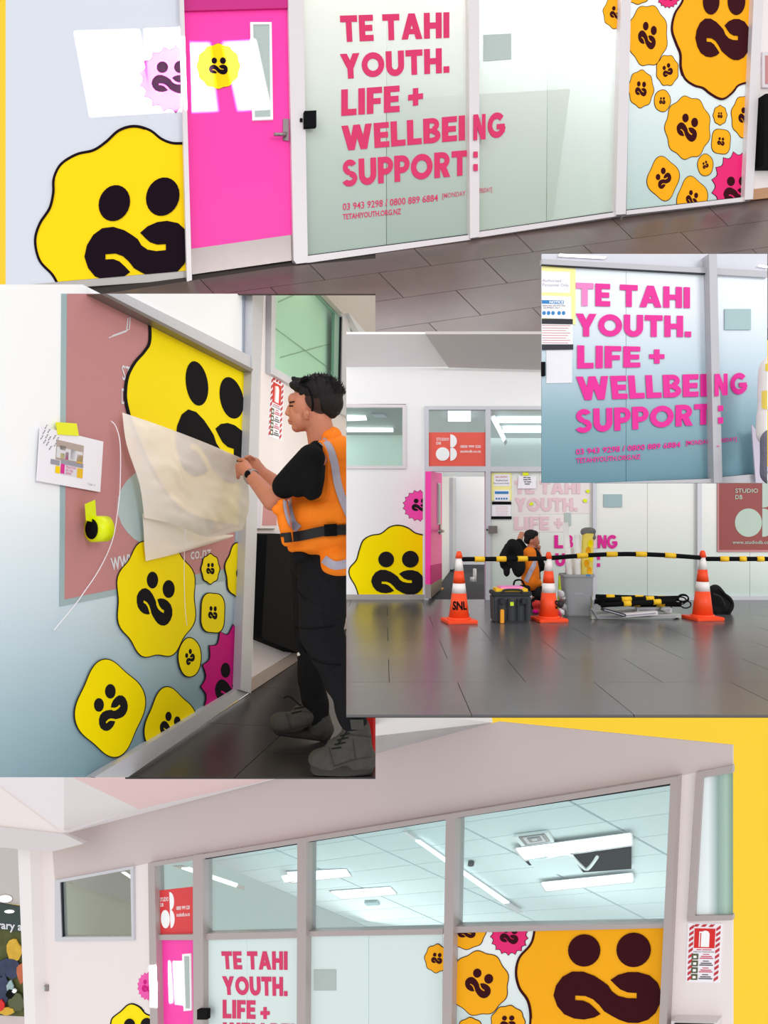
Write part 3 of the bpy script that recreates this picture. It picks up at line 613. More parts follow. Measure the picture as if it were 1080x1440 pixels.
ws = thing('wall_socket', 'small grey switch plate on the white wall right of the column', 'switch', B.at(61, 1389)); slab('plate', rect(55, 1385, 67, 1394), B, 0, .02, 'steel', ws); slab('rocker', rect(59, 1387.5, 63, 1391.5), B, .02, .01, 'patch', ws)
# frames
w2 = sroot('window_2', B.at(560, 1310), 'aluminium window wall of the bottom picture')
fr = [[(208, 1214), (952, 1092), (952, 1099), (943, 1102), (208, 1220)], [(208, 1214), (217, 1213), (223, 1500), (212, 1500)], [(271, 1203), (285, 1201), (286, 1500), (272, 1500)], [(418, 1180), (431, 1178), (429, 1500), (417, 1500)], [(627, 1146), (640, 1144), (634, 1500), (621, 1500)], [(943, 1094), (953, 1092), (935, 1500), (924, 1500)],
      [(210, 1315), (272, 1314), (272, 1322), (210, 1322)], [(285, 1313), (418, 1310), (418, 1319), (285, 1322)], [(430, 1310), (623, 1306), (623, 1314), (430, 1317)], [(636, 1303), (936, 1299), (936, 1305), (635, 1312)]]
for i, f in enumerate(fr): slab('frame', f, B, -.05, .11 if i not in (6, 7, 8, 9) else .08, 'alu_warm', w2)
for a, b in [((288, 1208), (418, 1187)), ((434, 1184), (626, 1153)), ((641, 1150), (942, 1104))]: slab('gasket', band(a, b, 1.6), B, 0, .03, 'seal', w2)
for a, b in [((287, 1208), (287, 1500)), ((432.5, 1184), (431.5, 1500)), ((936, 1310), (929, 1500))]: slab('gasket', band(a, b, 1.6), B, 0, .03, 'seal', w2)
slab('pane', [(217, 1213), (271, 1204), (271, 1315), (219, 1315)], B, -.01, .01, 'clear_glass', w2); slab('pane', [(285, 1203), (418, 1182), (418, 1312), (285, 1315)], B, -.01, .01, 'clear_glass', w2)
slab('pane', [(430, 1180), (627, 1148), (623, 1308), (430, 1311)], B, -.01, .01, 'clear_glass', w2); slab('pane', [(639, 1146), (943, 1097), (936, 1301), (635, 1305)], B, -.01, .01, 'clear_glass', w2)
for a in ([(286, 1321), (347, 1320.5), (347, 1500), (286, 1500)], [(348, 1320.5), (418, 1318), (418, 1500), (348, 1500)], [(430, 1316), (518, 1314), (518, 1500), (430, 1500)], [(519, 1314), (622, 1312), (622, 1500), (519, 1500)]): slab('frosted_pane', a, B, -.012, .012, 'frost_lobby', w2)
slab('frosted_pane', [(634, 1311), (936, 1304), (928, 1500), (632, 1500)], B, -.012, .012, 'frost3', w2)
w3 = sroot('window_3', B.at(130, 1320), 'small left window of the bottom picture')
for f in ([(77, 1238), (187, 1218), (187, 1222), (84, 1241)], [(77, 1238), (84, 1238), (87, 1323), (77, 1323)], [(183, 1219), (187, 1218), (188, 1322), (185, 1322)], [(77, 1318), (188, 1317.5), (188, 1322.5), (77, 1323.5)]): slab('frame', f, B, -.05, .08, 'alu', w3)
slab('gasket', [(84, 1240), (87, 1240), (89, 1318), (86, 1318)], B, 0, .02, 'seal', w3); slab('pane', [(84, 1240), (185, 1220), (186, 1319), (87, 1319)], B, -.01, .01, 'dark_glass', w3)
w4 = sroot('window_4', B.at(1000, 1290), 'right-hand window cut by the edge of the bottom picture')
for f in ([(979, 1086), (1030, 1076), (1030, 1087), (988, 1094)], [(979, 1086), (989, 1086), (977, 1294), (967, 1296)], [(967, 1288), (1030, 1287), (1030, 1294), (966, 1296)]): slab('frame', f, B, -.01, .03, 'alu_warm', w4)
ramp_mat('green_curtain', [(0, (236, 246, 246)), (.35, (240, 248, 250)), (.6, (150, 176, 170)), (.8, (176, 204, 190)), (1, (120, 150, 126))], 0, axis='X')
slab('pane', [(988, 1093), (1030, 1086), (1030, 1289), (977, 1290)], B, -.01, .01, 'green_curtain', w4)
fire_sign([(967.5, 1298), (1016, 1299), (1011.5, 1382), (964, 1381)], B, 0, 'red and white fire extinguisher sign under the right window of the bottom picture')
bx = thing('wall_cabinet', 'top of a pale wall cabinet at the lower right of the bottom picture', 'cabinet', B.at(975, 1445)); slab('housing', [(944, 1436), (1008, 1438), (1006, 1500), (940, 1500)], B, 0, .08, 'alu_light', bx); slab('opening', [(948, 1439.5), (1003, 1441), (1001, 1500), (945, 1500)], B, .08, .01, 'black', bx)
# the room behind the clear glass
IW = Plane(B.at(540, 1250, -2.6), B.n); iw = struct(slab('wall_inside', [(60, 1150), (985, 1060), (985, 1420), (60, 1420)], IW, -.05, .05, 'teal_wall'), 'pale far wall of the office behind the bottom windows')
IC = plane3(B.at(300, 1200, -.25), B.at(900, 1100, -.25), B.at(700, 1320, -2.4))
softbox('office_fill', B.at(520, 1400, -1.1), B.at(560, 1150, -1.1), 1.6, 11)  # unseen uplight added behind the frosted panes to brighten the office ceiling
softbox('office_fill', B.at(820, 1400, -.9), B.at(840, 1100, -.9), 1.0, 5)  # smaller unseen uplight added for the right end of that ceiling
ci = sroot('ceiling_inside', IC.at(600, 1230), 'suspended tile ceiling of the office behind the bottom windows')
cq = [(262, 1196), (980, 1070), (1330, 1290), (560, 1322)]
slab('ceiling_grid', [(262, 1196), (980, 1070), (1330, 1290), (560, 1322)], IC, -.03, .012, 'tile_line', ci, [(262, 1190), (980, 1068), (1026, 1075), (1000, 1330), (560, 1330)])
tiles(ci, IC, cq, 5, 9, .012, ['tile_ceiling', 'tile_ceiling', 'interior_white'], -.018, .012, [(262, 1196), (980, 1070), (1024, 1080), (1000, 1320), (560, 1322)], 0, 'ceiling_tile')
def lamp(q, pl, lab, off=.0, th=.012, grp=None):
    r = thing('ceiling_light', lab, 'ceiling light', pl.at(*q[0], off), grp); slab('housing', [qmap(q, u, v) for u, v in ((-.02, -.15), (1.02, -.15), (1.02, 1.15), (-.02, 1.15))], pl, off, th * .6, 'alu_light', r); slab('diffuser', q, pl, off + th * .6, th, 'lamp', r); return r
lamp([(404, 1228), (486, 1224), (492, 1232), (410, 1241)], IC, 'bright light panel seen through the second bottom window, upper one'); lamp([(466, 1255), (548, 1249), (556, 1257), (480, 1264)], IC, 'bright light panel seen through the third bottom window, lower one')
lamp([(396, 1233), (418, 1230), (418, 1238), (400, 1241)], IC, 'sliver of light panel at the right edge of the second bottom window', .05)
lamp([(584, 1183), (590, 1183), (716, 1270), (708, 1271)], IC, 'long diagonal tube light crossing the mullion of the bottom windows', .02); lamp([(726, 1195), (886, 1174), (888, 1188), (738, 1209)], IC, 'wide light panel beside the ceiling vent, bottom picture', .02); lamp([(762, 1243), (888, 1230), (890, 1240), (768, 1253)], IC, 'lower light panel below the open ceiling gap, bottom picture', .02)
lamp([(255, 1222), (266, 1221), (334, 1244), (332, 1248)], IC, 'thin slanting tube light in the first bottom window', -.6 if 0 else .03)
gp = thing('open_ceiling_bay', 'dark open ceiling bay with hanging cables, bottom picture', 'ceiling gap', IC.at(810, 1215, .02)); slab('void', [(736, 1209), (888, 1193), (888, 1222), (820, 1227), (810, 1212), (744, 1217)], IC, .01, .015, 'black', gp); slab('hanging_tile', [(744, 1212), (806, 1205), (818, 1226), (760, 1232)], IC, .03, .02, 'tile_ceiling', gp)
tube('cable', [IC.at(x, y, .06) for x, y in catmull([(770, 1208), (800, 1203), (815, 1215), (826, 1222), (840, 1205)], 4)], .012, 'white', gp)
vt = thing('ceiling_vent', 'square louvred ceiling vent behind the largest bottom window', 'vent', IC.at(750, 1182, .02)); vq = [(722, 1177), (770, 1171), (780, 1185), (735, 1192)]; slab('vent_frame', vq, IC, .0, .02, 'white', vt)
for k in range(4): a = .12 + .1 * k; slab('louvre', sub(vq, a, a, 1 - a, 1 - a), IC, .02 + .008 * k, .008, 'steel' if k % 2 == 0 else 'alu_light', vt)
v2 = thing('ceiling_vent', 'slim grey ceiling vent seen through the third bottom window', 'vent', IC.at(523, 1272)); slab('vent_frame', [(512, 1270), (530, 1269), (534, 1273), (516, 1274)], IC, 0, .02, 'tile_line', v2)
sp = thing('smoke_detector', 'small dark ceiling detector right of the diagonal tube light', 'detector', IC.at(662, 1217)); slab('dome', [(662 + 4.5 * math.cos(a), 1217 + 1.8 * math.sin(a)) for a in [k * .5 for k in range(12)]], IC, 0, .03, 'ink', sp)
lw2 = Plane(B.at(130, 1280, -1.0), (-.5, -1, .25)); struct(slab('ceiling_inside', [(60, 1215), (210, 1195), (210, 1277), (105, 1245)], lw2, 0, .04, 'ceiling_grey')); struct(slab('wall_inside', [(60, 1230), (105, 1245), (210, 1277), (210, 1350), (60, 1350)], lw2, -.05, .05, 'olive_wall'), 'olive room wall behind the small left window')
lamp([(170, 1227), (176, 1226), (190, 1236), (190, 1240)], lw2, 'short tube light behind the small left window', .06)
# coral sign over the door, door
def studio_sign(q, pl, off, m, label, disc='white', ln=True):
    r = thing('studio_sign', label, 'sign', pl.at(*q[0], off)); slab('sign_board', q, pl, off, .005, m, r); off -= .005
    script('lettering', 'STUDIO', sub(q, .14, .16, .36, .25), pl, off + .012, disc, r, .01); script('lettering', 'DB', sub(q, .14, .28, .22, .36), pl, off + .012, disc, r, .01)
    ci_ = lambda cu, cv, ru, rv, a0, a1: [qmap(q, cu + ru * math.cos(math.radians(a)), cv + rv * math.sin(math.radians(a))) for a in [a0 + (a1 - a0) * k / 20 for k in range(21)]]
    slab('logo_disc', ci_(.25, .64, .12, .2, 0, 360), pl, off + .01, .004, disc, r); slab('logo_half', ci_(.385, .26, .115, .2, -90, 90), pl, off + .01, .004, disc, r); slab('logo_half', ci_(.385, .64, .115, .2, -90, 90), pl, off + .01, .004, disc, r)
    if ln: script('lettering', '0800 999 520', sub(q, .56, .38, .92, .46), pl, off + .012, disc, r, .01); script('lettering', 'studiodb.co.nz', sub(q, .56, .52, .92, .6), pl, off + .012, disc, r, .01)
    return r
studio_sign([(217, 1253), (271, 1247), (271, 1315), (221, 1316)], B, .0005, 'sign_red', 'red studio sign over the pink door of the bottom picture')
d2 = sroot('door_2', B.at(245, 1400), 'pink door cut by the bottom edge'); slab('door_leaf', [(220, 1322), (271, 1322), (272, 1500), (222, 1500)], B, -.05, .04, 'door_pink', d2)
v3 = slab('vision_frame', [(256, 1342), (268, 1341), (269, 1421), (258, 1422)], B, -.01, .015, 'white', d2); slab('vision_glass', [(259, 1345), (265.5, 1345), (266.5, 1418), (261, 1418)], B, .005, .004, 'patch', v3); slab('jamb', [(213, 1322), (220, 1322), (222, 1500), (216, 1500)], B, -.05, .05, 'badge_pink', d2)
beam('sunbeam', [(223, 1354), (237, 1354), (240, 1410), (225, 1410)], 2.2, B); beam('sunbeam', [(241, 1354), (257, 1353), (259, 1414), (245, 1412)], 2.2, B)
k2 = thing('door_access_reader', 'dark access reader at the bottom edge beside the pink door', 'access reader', B.at(282, 1426)); slab('reader_body', [(277, 1420), (291, 1420), (291, 1434), (277, 1434)], B, .06, .04, 'black', k2)
t2 = thing('window_lettering', 'rose headline TE TAHI YOUTH LIFE cut by the bottom edge', 'lettering', B.at(355, 1390)); 
headline('TE TAHI', [(311, 1338), (404, 1338), (404, 1364), (313, 1363)], B, .002, 'text_rose', t2); headline('YOUTH.', [(312, 1373), (404, 1374), (404, 1401), (314, 1399)], B, .002, 'text_rose', t2); headline('LIFE', [(313, 1406), (359, 1407), (359, 1433), (313, 1432)], B, .002, 'text_rose', t2); headline('+', [(366, 1411), (379, 1411), (379, 1438), (366, 1438)], B, .002, 'text_rose', t2); headline('WELLBEI', [(313, 1438), (414, 1440), (414, 1468), (313, 1466)], B, .002, 'text_rose', t2)
tag(slab('notice_patch', [(441, 1364), (472, 1364), (472, 1393), (441, 1393)], B, .001, .006, 'patch'), 'grey notice on the frosted pane of the bottom picture', 'notice')
cb = [(636.5, 1312), (935, 1305), (927, 1500), (633, 1500)]
P = [(700 + x / 2.842, 1020 + y / 2.842) for x, y in [(148, 790), (143, 840), (128, 880), (85, 930), (72, 990), (85, 1050), (118, 1100), (130, 1160), (128, 1250), (150, 1340)]]
traced(B, P, [(940, 1500), (940, 1300)], (853.8, 1402.5), (75.6, 0), (0, -75.6), 3, 'largest amber badge filling the lower right window of the bottom picture', cb, 'badge_amber', 'badge_brown')
for c, rx, ry, rot, n, lab in [((656, 1310), 26, 24, 0, 8, 'amber badge cut by the transom, bottom picture'), ((674, 1383), 40, 44, 25, 9, 'amber badge leaning right beside the largest badge, bottom picture'), ((714, 1438), 23, 23, 0, 9, 'amber badge at the bottom edge under the leaning badge, bottom picture'), ((661, 1452), 18, 20, 0, 8, 'sliver of amber badge at the bottom edge beside the mullion')]:
    badge(B, c, rx, ry, rot, lab, cb, n=n, amp=.035, fill='badge_amber', dark='badge_brown', lw=1.1)
badge(B, (716, 1316), 26, 27, 8, 'magenta spiky badge under the transom, bottom picture', cb, fill='badge_magenta', dark='badge_brown', spiky=True, mu=.5)
badge(B, (614, 1348), 16, 19, 5, 'amber badge overlapping the mullion of the bottom picture', None, fill='badge_amber', dark='badge_brown', off=.003, lw=1)
P = [(x / 2.571, 1090 + y / 2.571) for x, y in [(385, 960), (398, 910), (405, 880), (435, 855), (460, 832), (480, 828), (505, 840), (525, 862), (550, 872)]]
traced(B, P, [(214, 1470), (150, 1470)], (193, 1470), (26, 0), (0, -32), 1.6, 'top of a yellow badge on the white wall at the bottom edge', [(100, 1300), (209, 1300), (211, 1500), (100, 1500)], 'badge_bright', 'badge_char')
badge(B, (207, 1387), 14, 20, 0, 'faint pink spiky badge on the white wall beside the pink door, bottom picture', [(150, 1340), (208.5, 1340), (210, 1430), (150, 1430)], fill='badge_pink', dark='badge_plum', spiky=True, mu=.55, lw=.3)

# ================================================================== LEFT PICTURE: the installer at the glass
C = Plane((-1.834, 0, 0), (1, -.18, 0))
FZ = -1.212; FC = Plane((0, 0, FZ), (0, 0, 1))
w5 = sroot('window_5', C.at(346, 970), 'aluminium shopfront frame in front of the installer')
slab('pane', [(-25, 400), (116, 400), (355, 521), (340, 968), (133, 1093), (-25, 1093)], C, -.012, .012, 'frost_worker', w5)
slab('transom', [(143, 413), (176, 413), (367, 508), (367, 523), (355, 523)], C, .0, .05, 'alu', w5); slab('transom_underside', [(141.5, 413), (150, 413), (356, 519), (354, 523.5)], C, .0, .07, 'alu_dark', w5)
slab('mullion', [(355, 413), (371, 413), (366, 520), (361, 760), (353, 975), (338, 970), (354, 523)], C, -.02, .08, 'alu', w5)
slab('sill_rail', [(133, 1093), (339, 966), (353, 972), (180, 1093)], C, -.02, .06, 'alu', w5)
slab('gasket', band((353, 522), (338, 968), 2), C, 0, .02, 'seal', w5); slab('gasket', band((133, 1093), (338, 968), 1.6), C, 0, .02, 'seal', w5)
slab('upper_pane', [(176, 413), (356, 413), (356, 505)], C, -.012, .012, 'white', w5); slab('reveal', [(343, 413), (356, 413), (357, 503), (343, 497)], C, 0, .01, 'reveal_grey', w5)
wc = sroot('wall_side', C.at(420, 700), 'white wall behind the installer'); 
slab('plaster', [[(371, 413), (384, 413), (381, 524), (486, 586), (520, 606), (520, 852), (414, 921), (354, 955), (363, 700), (367, 520)]], C, -.04, .04, 'wall_warm', wc)
struct(slab('baseboard_side', [(354, 954), (520, 853), (520, 862), (353, 973)], C, -.04, .05, 'skirt_beige'))
w6 = sroot('window_6', C.at(430, 500), 'green-tinted window behind the installer')
for f, m_ in (([(382, 413), (388, 413), (387, 520), (381, 524)], 'alu'), ([(381, 518), (387, 518), (520, 594), (520, 604), (381, 525)], 'alu'), ([(455, 413), (463, 413), (490, 442), (482, 446)], 'alu'), ([(482, 440), (492, 440), (490, 586), (480, 580)], 'alu')): slab('frame', f, C, -.03, .07, m_, w6)
slab('reveal', [(471, 430), (482, 444), (481, 580), (469, 573)], C, -.02, .03, 'reveal_green', w6); slab('reveal', [(446, 413), (456, 413), (482, 446), (471, 440)], C, -.02, .032, 'reveal_green', w6)
slab('ceiling_seen_inside', [(386, 413), (457, 413), (474, 440), (472, 575), (384, 522)], C, -.10, .03, 'interior_green', w6)
for a, b in [((388, 462), (470, 523)), ((395, 503), (470, 482)), ((392, 425), (420, 412))]: slab('ceiling_joint', band(a, b, 1.1), C, -.068, .006, 'sign_disc', w6)
slab('pane', [(388, 413), (456, 413), (474, 440), (472, 576), (386, 522)], C, -.01, .008, 'green_glass', w6); slab('pane', [(492, 448), (514, 470), (514, 600), (490, 590)], C, -.01, .01, 'interior_green', w6)
slab('gasket', band((446, 404), (481, 444), 1.5), C, .01, .02, 'seal', w6); slab('gasket', band((481, 444), (478, 578), 1.5), C, .01, .02, 'seal', w6)
struct(slab('ceiling_side', [(456, 413), (528, 413), (528, 480), (518, 470), (490, 441), (482, 441)], C, .02, .05, 'ceiling_grey'), 'beige soffit at the upper right behind the installer')
slab('frame', [(490, 440), (496, 446), (528, 482), (510, 478)], C, .02, .06, 'alu', w6)
fc = sroot('floor', (0, 4, FZ), 'dark stone-look floor under the installer')
slab('grout_bed', clip([(176, 1093), (353, 973), (520, 862), (720, 735), (900, 800), (900, 1200), (0, 1200)], [(170, 1093), (353, 972), (528, 855), (528, 1093)]), FC, -.014, .008, 'grout', fc)
cpC = [(177, 1093), (354, 972.5), (528, 855), (528, 1093)]
dirw = Vector((.18, 1, 0)).normalized(); dn = Vector((1, -.18, 0)).normalized(); base = C.at(176, 1093); base.z = FZ
for i in range(0, 7):
    for j in range(-3, 9):
        s = base + dn * (i * .5) + dirw * (j * .92 + (.46 if i % 2 else 0)); g = .002
        q = [s + dn * g + dirw * g, s + dn * (.5 - g) + dirw * g, s + dn * (.5 - g) + dirw * (.92 - g), s + dn * g + dirw * (.92 - g)]
        if min(p.y for p in q) < .8: continue
        slab('tile', [px(p) for p in q], FC, -.006, .006, 'tile_dark%d' % ((i + 2 * j) % 4), fc, cpC)
# the old sign seen through the glass
cC = [(-25, 413), (141, 413), (353, 522), (338, 967.5), (134, 1092.5), (-25, 1092.5)]
os_ = thing('studio_sign', 'old rose-coloured studio sign behind the glass of the installer picture', 'sign', C.at(90, 840))
slab('sign_edge', [(87, 413), (143, 413), (211, 449), (211, 560), (335, 620), (331, 815), (167, 836), (84, 853)], C, .001, .002, 'sign_edge', os_, cC)
slab('sign_board', [(94.5, 413), (132, 413), (211, 453), (211, 560), (335, 620), (329, 798), (164, 828), (91, 843)], C, .003, .001, 'sign_rose', os_, cC)
slab('logo_disc', [(238 + 73 * math.cos(a), 712 + 62 * math.sin(a)) for a in [2 * math.pi * k / 30 for k in range(30)]], C, .004, .001, 'sign_aqua', os_)
script('lettering', 'www.', [(155, 785), (196, 776), (196, 798), (157, 802)], C, .0058, 'sign_pale', os_, .01); script('lettering', 'co.nz', [(268, 776), (297, 772), (296, 784), (268, 787)], C, .0058, 'sign_pale', os_, .01); script('lettering', 'ST', [(171, 513), (184, 516), (184, 538), (172, 534)], C, .0058, 'sign_pale', os_, .01); script('lettering', 'DB', [(171, 546), (184, 548), (184, 570), (171, 568)], C, .0058, 'sign_pale', os_, .01)
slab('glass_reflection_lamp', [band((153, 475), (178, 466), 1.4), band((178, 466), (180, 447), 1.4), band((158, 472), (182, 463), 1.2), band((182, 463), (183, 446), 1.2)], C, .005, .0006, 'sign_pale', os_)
mq = [(247, 512), (353, 562), (353, 724), (247, 732)]
traced(C, [(212, 430), (211, 449), (211, 480), (203, 495), (190, 510), (180, 530), (177, 555), (180, 575), (188, 600), (215, 660), (260, 720), (342, 742)], [(358, 700), (358, 500)], (300, 600), None, None, 3.6, 'largest yellow badge half covered by the backing paper before the installer', cC, 'badge_bright', 'badge_char', th=.0012, off=.007, mq=mq)
for c, rx, ry, rot, n, lab in [((220, 842), 55, 82, 21, 8, 'big yellow badge under the backing paper, installer picture'), ((296, 800), 12, 20, 0, 8, 'small scalloped yellow badge right of the paper flap, installer picture'), ((346, 803), 28, 43, 10, 8, 'yellow badge cut by the mullion, installer picture'), ((299.5, 862), 17, 29, 3, 4, 'squarish yellow badge above the plum spiky badge, installer picture'),
    ((267, 924.5), 15.5, 27, -25, 5, 'small round yellow badge right of the big badge, installer picture'), ((155, 996), 46, 64, -30, 4, 'diamond-shaped yellow badge low in the glass, installer picture'), ((240, 1022), 34, 52, 18, 4, 'yellow badge cut by the sill rail, installer picture')]:
    badge(C, c, rx, ry, rot, lab, cC, n=n, amp=.045 if n > 5 else .01, fill='badge_bright', dark='badge_char', th=.0012, off=.0075, lw=1.4)
badge(C, (335, 962), 52, 84, 8, 'plum-pink spiky badge in the lower corner before the installer', cC, fill='badge_plum', dark='badge_char', spiky=True, th=.0012, off=.0075, mu=.42, mc=(324, 975), lw=1.6)
# backing paper being peeled
def sheet(name, top, left, bottom, right, m, parent, nu=40, nv=30, amp=.02):     # Coons patch between four 3D edges
    def ev(c, t_): k = t_ * (len(c) - 1); i = min(int(k), len(c) - 2); return Vector(c[i]).lerp(Vector(c[i + 1]), k - i)
    top, left, bottom, right = [catmull([tuple(p) for p in c], 6) for c in (top, left, bottom, right)]
    vs, fs = [], []
    for j in range(nv + 1):
        for i in range(nu + 1):
            u, v = i / nu, j / nv
            p = ev(top, u) * (1 - v) + ev(bottom, u) * v + ev(left, v) * (1 - u) + ev(right, v) * u - (ev(top, 0) * (1 - u) * (1 - v) + ev(top, 1) * u * (1 - v) + ev(bottom, 0) * (1 - u) * v + ev(bottom, 1) * u * v)
            k = math.sin(math.pi * u) * math.sin(math.pi * v) ** .5 if 0 < v < 1 else 0
            d = noise.noise(Vector((u * 3 + v * 2, v * 2.2 - u, 1))) * amp * 3 + abs(noise.noise(Vector((u * 7 - v * 5, v * 6 + u * 3, 4)))) * amp * 1.6
            vs.append(p + C.n * d * k)
    for j in range(nv):
        for i in range(nu): a = j * (nu + 1) + i; fs.append((a, a + nu + 1, a + nu + 2, a + 1))
    return link(name, vs, fs, m, parent, True)
def cw(x, y, off): return C.at(x, y, off)
bk = thing('backing_paper', 'crumpled cream backing paper hanging from the installer\'s hands', 'paper', cw(240, 660, .1))
sheet('sheet', [cw(172, 580, .03), cw(230, 600, .13), cw(290, 623, .28), cw(344, 646, .40)], [cw(172, 580, .03), cw(178, 625, .05), cw(196, 680, .06), cw(203, 728, .05)], [cw(203, 728, .05), cw(245, 737, .08), cw(292, 755, .12), cw(341, 745, .2)], [cw(344, 646, .40), cw(349, 680, .34), cw(350, 715, .28), cw(341, 745, .2)], 'backing_paper', bk)
sheet('flap', [cw(200, 722, .035), cw(245, 735, .04), cw(290, 750, .06), cw(328, 752, .07)], [cw(200, 722, .035), cw(202, 745, .035), cw(203, 768, .03), cw(205, 789, .03)], [cw(205, 789, .03), cw(235, 782, .03), cw(265, 774, .035), cw(328, 755, .06)], [cw(328, 752, .07), cw(328, 753, .07), cw(328, 754, .07), cw(328, 755, .06)], 'backing_paper', bk, 16, 8, .004)
tag(tube('vinyl_offcut', [cw(x, y, o) for x, y, o in catmull([(156, 592, .03), (163, 600, .05), (169, 625, .06), (169, 680, .05), (166, 715, .05), (158, 760, .04), (140, 800, .03), (118, 833, .025), (105, 851, .02), (76, 886, .02)], 4)], .0022, 'backing_paper' if 0 else 'paper', None), 'thin white vinyl offcut curling down over the rose sign', 'strip')
tag(tube('vinyl_offcut', [cw(x, y, o) for x, y, o in catmull([(261, 742, .09), (259, 790, .04), (260, 850, .03), (263, 880, .03)], 4)], .0016, 'paper', None), 'short thin offcut hanging below the backing paper', 'strip')
# printed note
nq = [(56.8, 599.5), (145.4, 621), (141, 692), (52, 676)]
nt_ = thing('printed_layout_note', 'white layout print with handwriting taped on the rose sign', 'note', cw(100, 645, .012)); slab('sheet', nq, C, .012, .003, 'paper', nt_)
scr = []
for ln in range(5):
    for wd_ in range(3):
        if (ln + wd_) % 5 == 4: continue
        ax_, ay_ = 57.5 + ln * 4.0 + wd_ * 3.0, 618 + ln * 4.4 - wd_ * 7.5 + (ln % 2) * 1.5
        for k_ in range(4): scr.append(band((ax_ + k_ * .9, ay_ - k_ * 1.5), (ax_ + k_ * .9 + (.9 if k_ % 2 else .2), ay_ - k_ * 1.5 - (1.0 if k_ % 2 else 2.2)), .55))
slab('handwriting', scr, C, .0155, .0004, 'ink', nt_)
p1 = slab('printed_photo', sub(nq, .27, .17, .7, .54), C, .015, .001, 'skirt_beige', nt_)
for a, m_ in ((sub(nq, .28, .3, .69, .5), 'sign_pale'), (sub(nq, .33, .26, .42, .34), 'alu_dark'), (sub(nq, .42, .36, .47, .5), 'text_magenta'), (sub(nq, .34, .4, .41, .5), 'board_yellow'), (sub(nq, .6, .36, .69, .53), 'case_yellow'), (sub(nq, .5, .3, .58, .48), 'cloth_lilac')): slab('print_area', a, C, .0165, .0006, m_, p1)
p2 = slab('printed_plan', sub(nq, .36, .52, .71, .8), C, .015, .001, 'sign_pale', nt_)
for a, m_ in ((sub(nq, .36, .52, .71, .6), 'ink_grey'), (sub(nq, .2, .55, .34, .64), 'ink_grey'), (sub(nq, .36, .6, .42, .78), 'text_magenta'), (sub(nq, .28, .66, .35, .79), 'badge_yellow'), (sub(nq, .62, .62, .71, .8), 'case_yellow')): slab('print_area', a, C, .0165, .0006, m_, p2)
script('small_print', 'TETAHI YOUTH\nLIFE + WELL\nSUPPORT', sub(nq, .44, .62, .6, .78), C, .0175, 'text_magenta', nt_); script('small_print', '© sign  n.z.', sub(nq, .8, .86, .92, .91), C, .0165, 'ink_grey', nt_)
tag(slab('tape_piece', [(79, 593.5), (108, 595.5), (111, 613), (82, 611)], C, .016, .003, 'tape_yellow'), 'yellow tape piece holding the layout print', 'tape')
tr0 = thing('tape_roll', 'roll of fluorescent yellow tape stuck on the rose sign', 'tape', cw(131, 744, .06))
cc = cw(129, 744, .05); ax = Vector((.56, .83, 0)).normalized(); 
lathe('roll', cc, [(.04, 0), (.054, .0), (.054, .07), (.03, .07), (.03, .0701)], 'tape_lime', tr0, 36, True, ax); lathe('core', cc - ax * .002, [(.042, 0), (.042, .001)], 'black', tr0, 30, True, ax)
slab('tape_tail', [(120.5, 709), (134, 703), (135.5, 728), (138, 736), (122, 732)], C, .05, .004, 'tape_lime', tr0)
fire_sign([(381.5, 527), (400, 538), (396.5, 620), (377, 613.5)], C, 0, 'red fire extinguisher sign in front of the installer\'s face')
dd = thing('document_frame', 'framed document on the wall below the installer\'s elbow', 'frame', cw(380, 720, 0)); slab('frame', [(368, 700), (392, 710), (391, 743), (366, 743)], C, 0, .03, 'alu_light', dd); slab('document', [(371, 706), (390, 713), (389, 739), (369, 739)], C, .03, .004, 'sign_rose', dd)
tag(slab('padded_panel', [(376, 752), (380, 750), (440, 752), (440, 920), (416, 917), (371, 898), (368, 893)], C, 0, .10, 'black'), 'black wall-mounted box behind the installer', 'box')

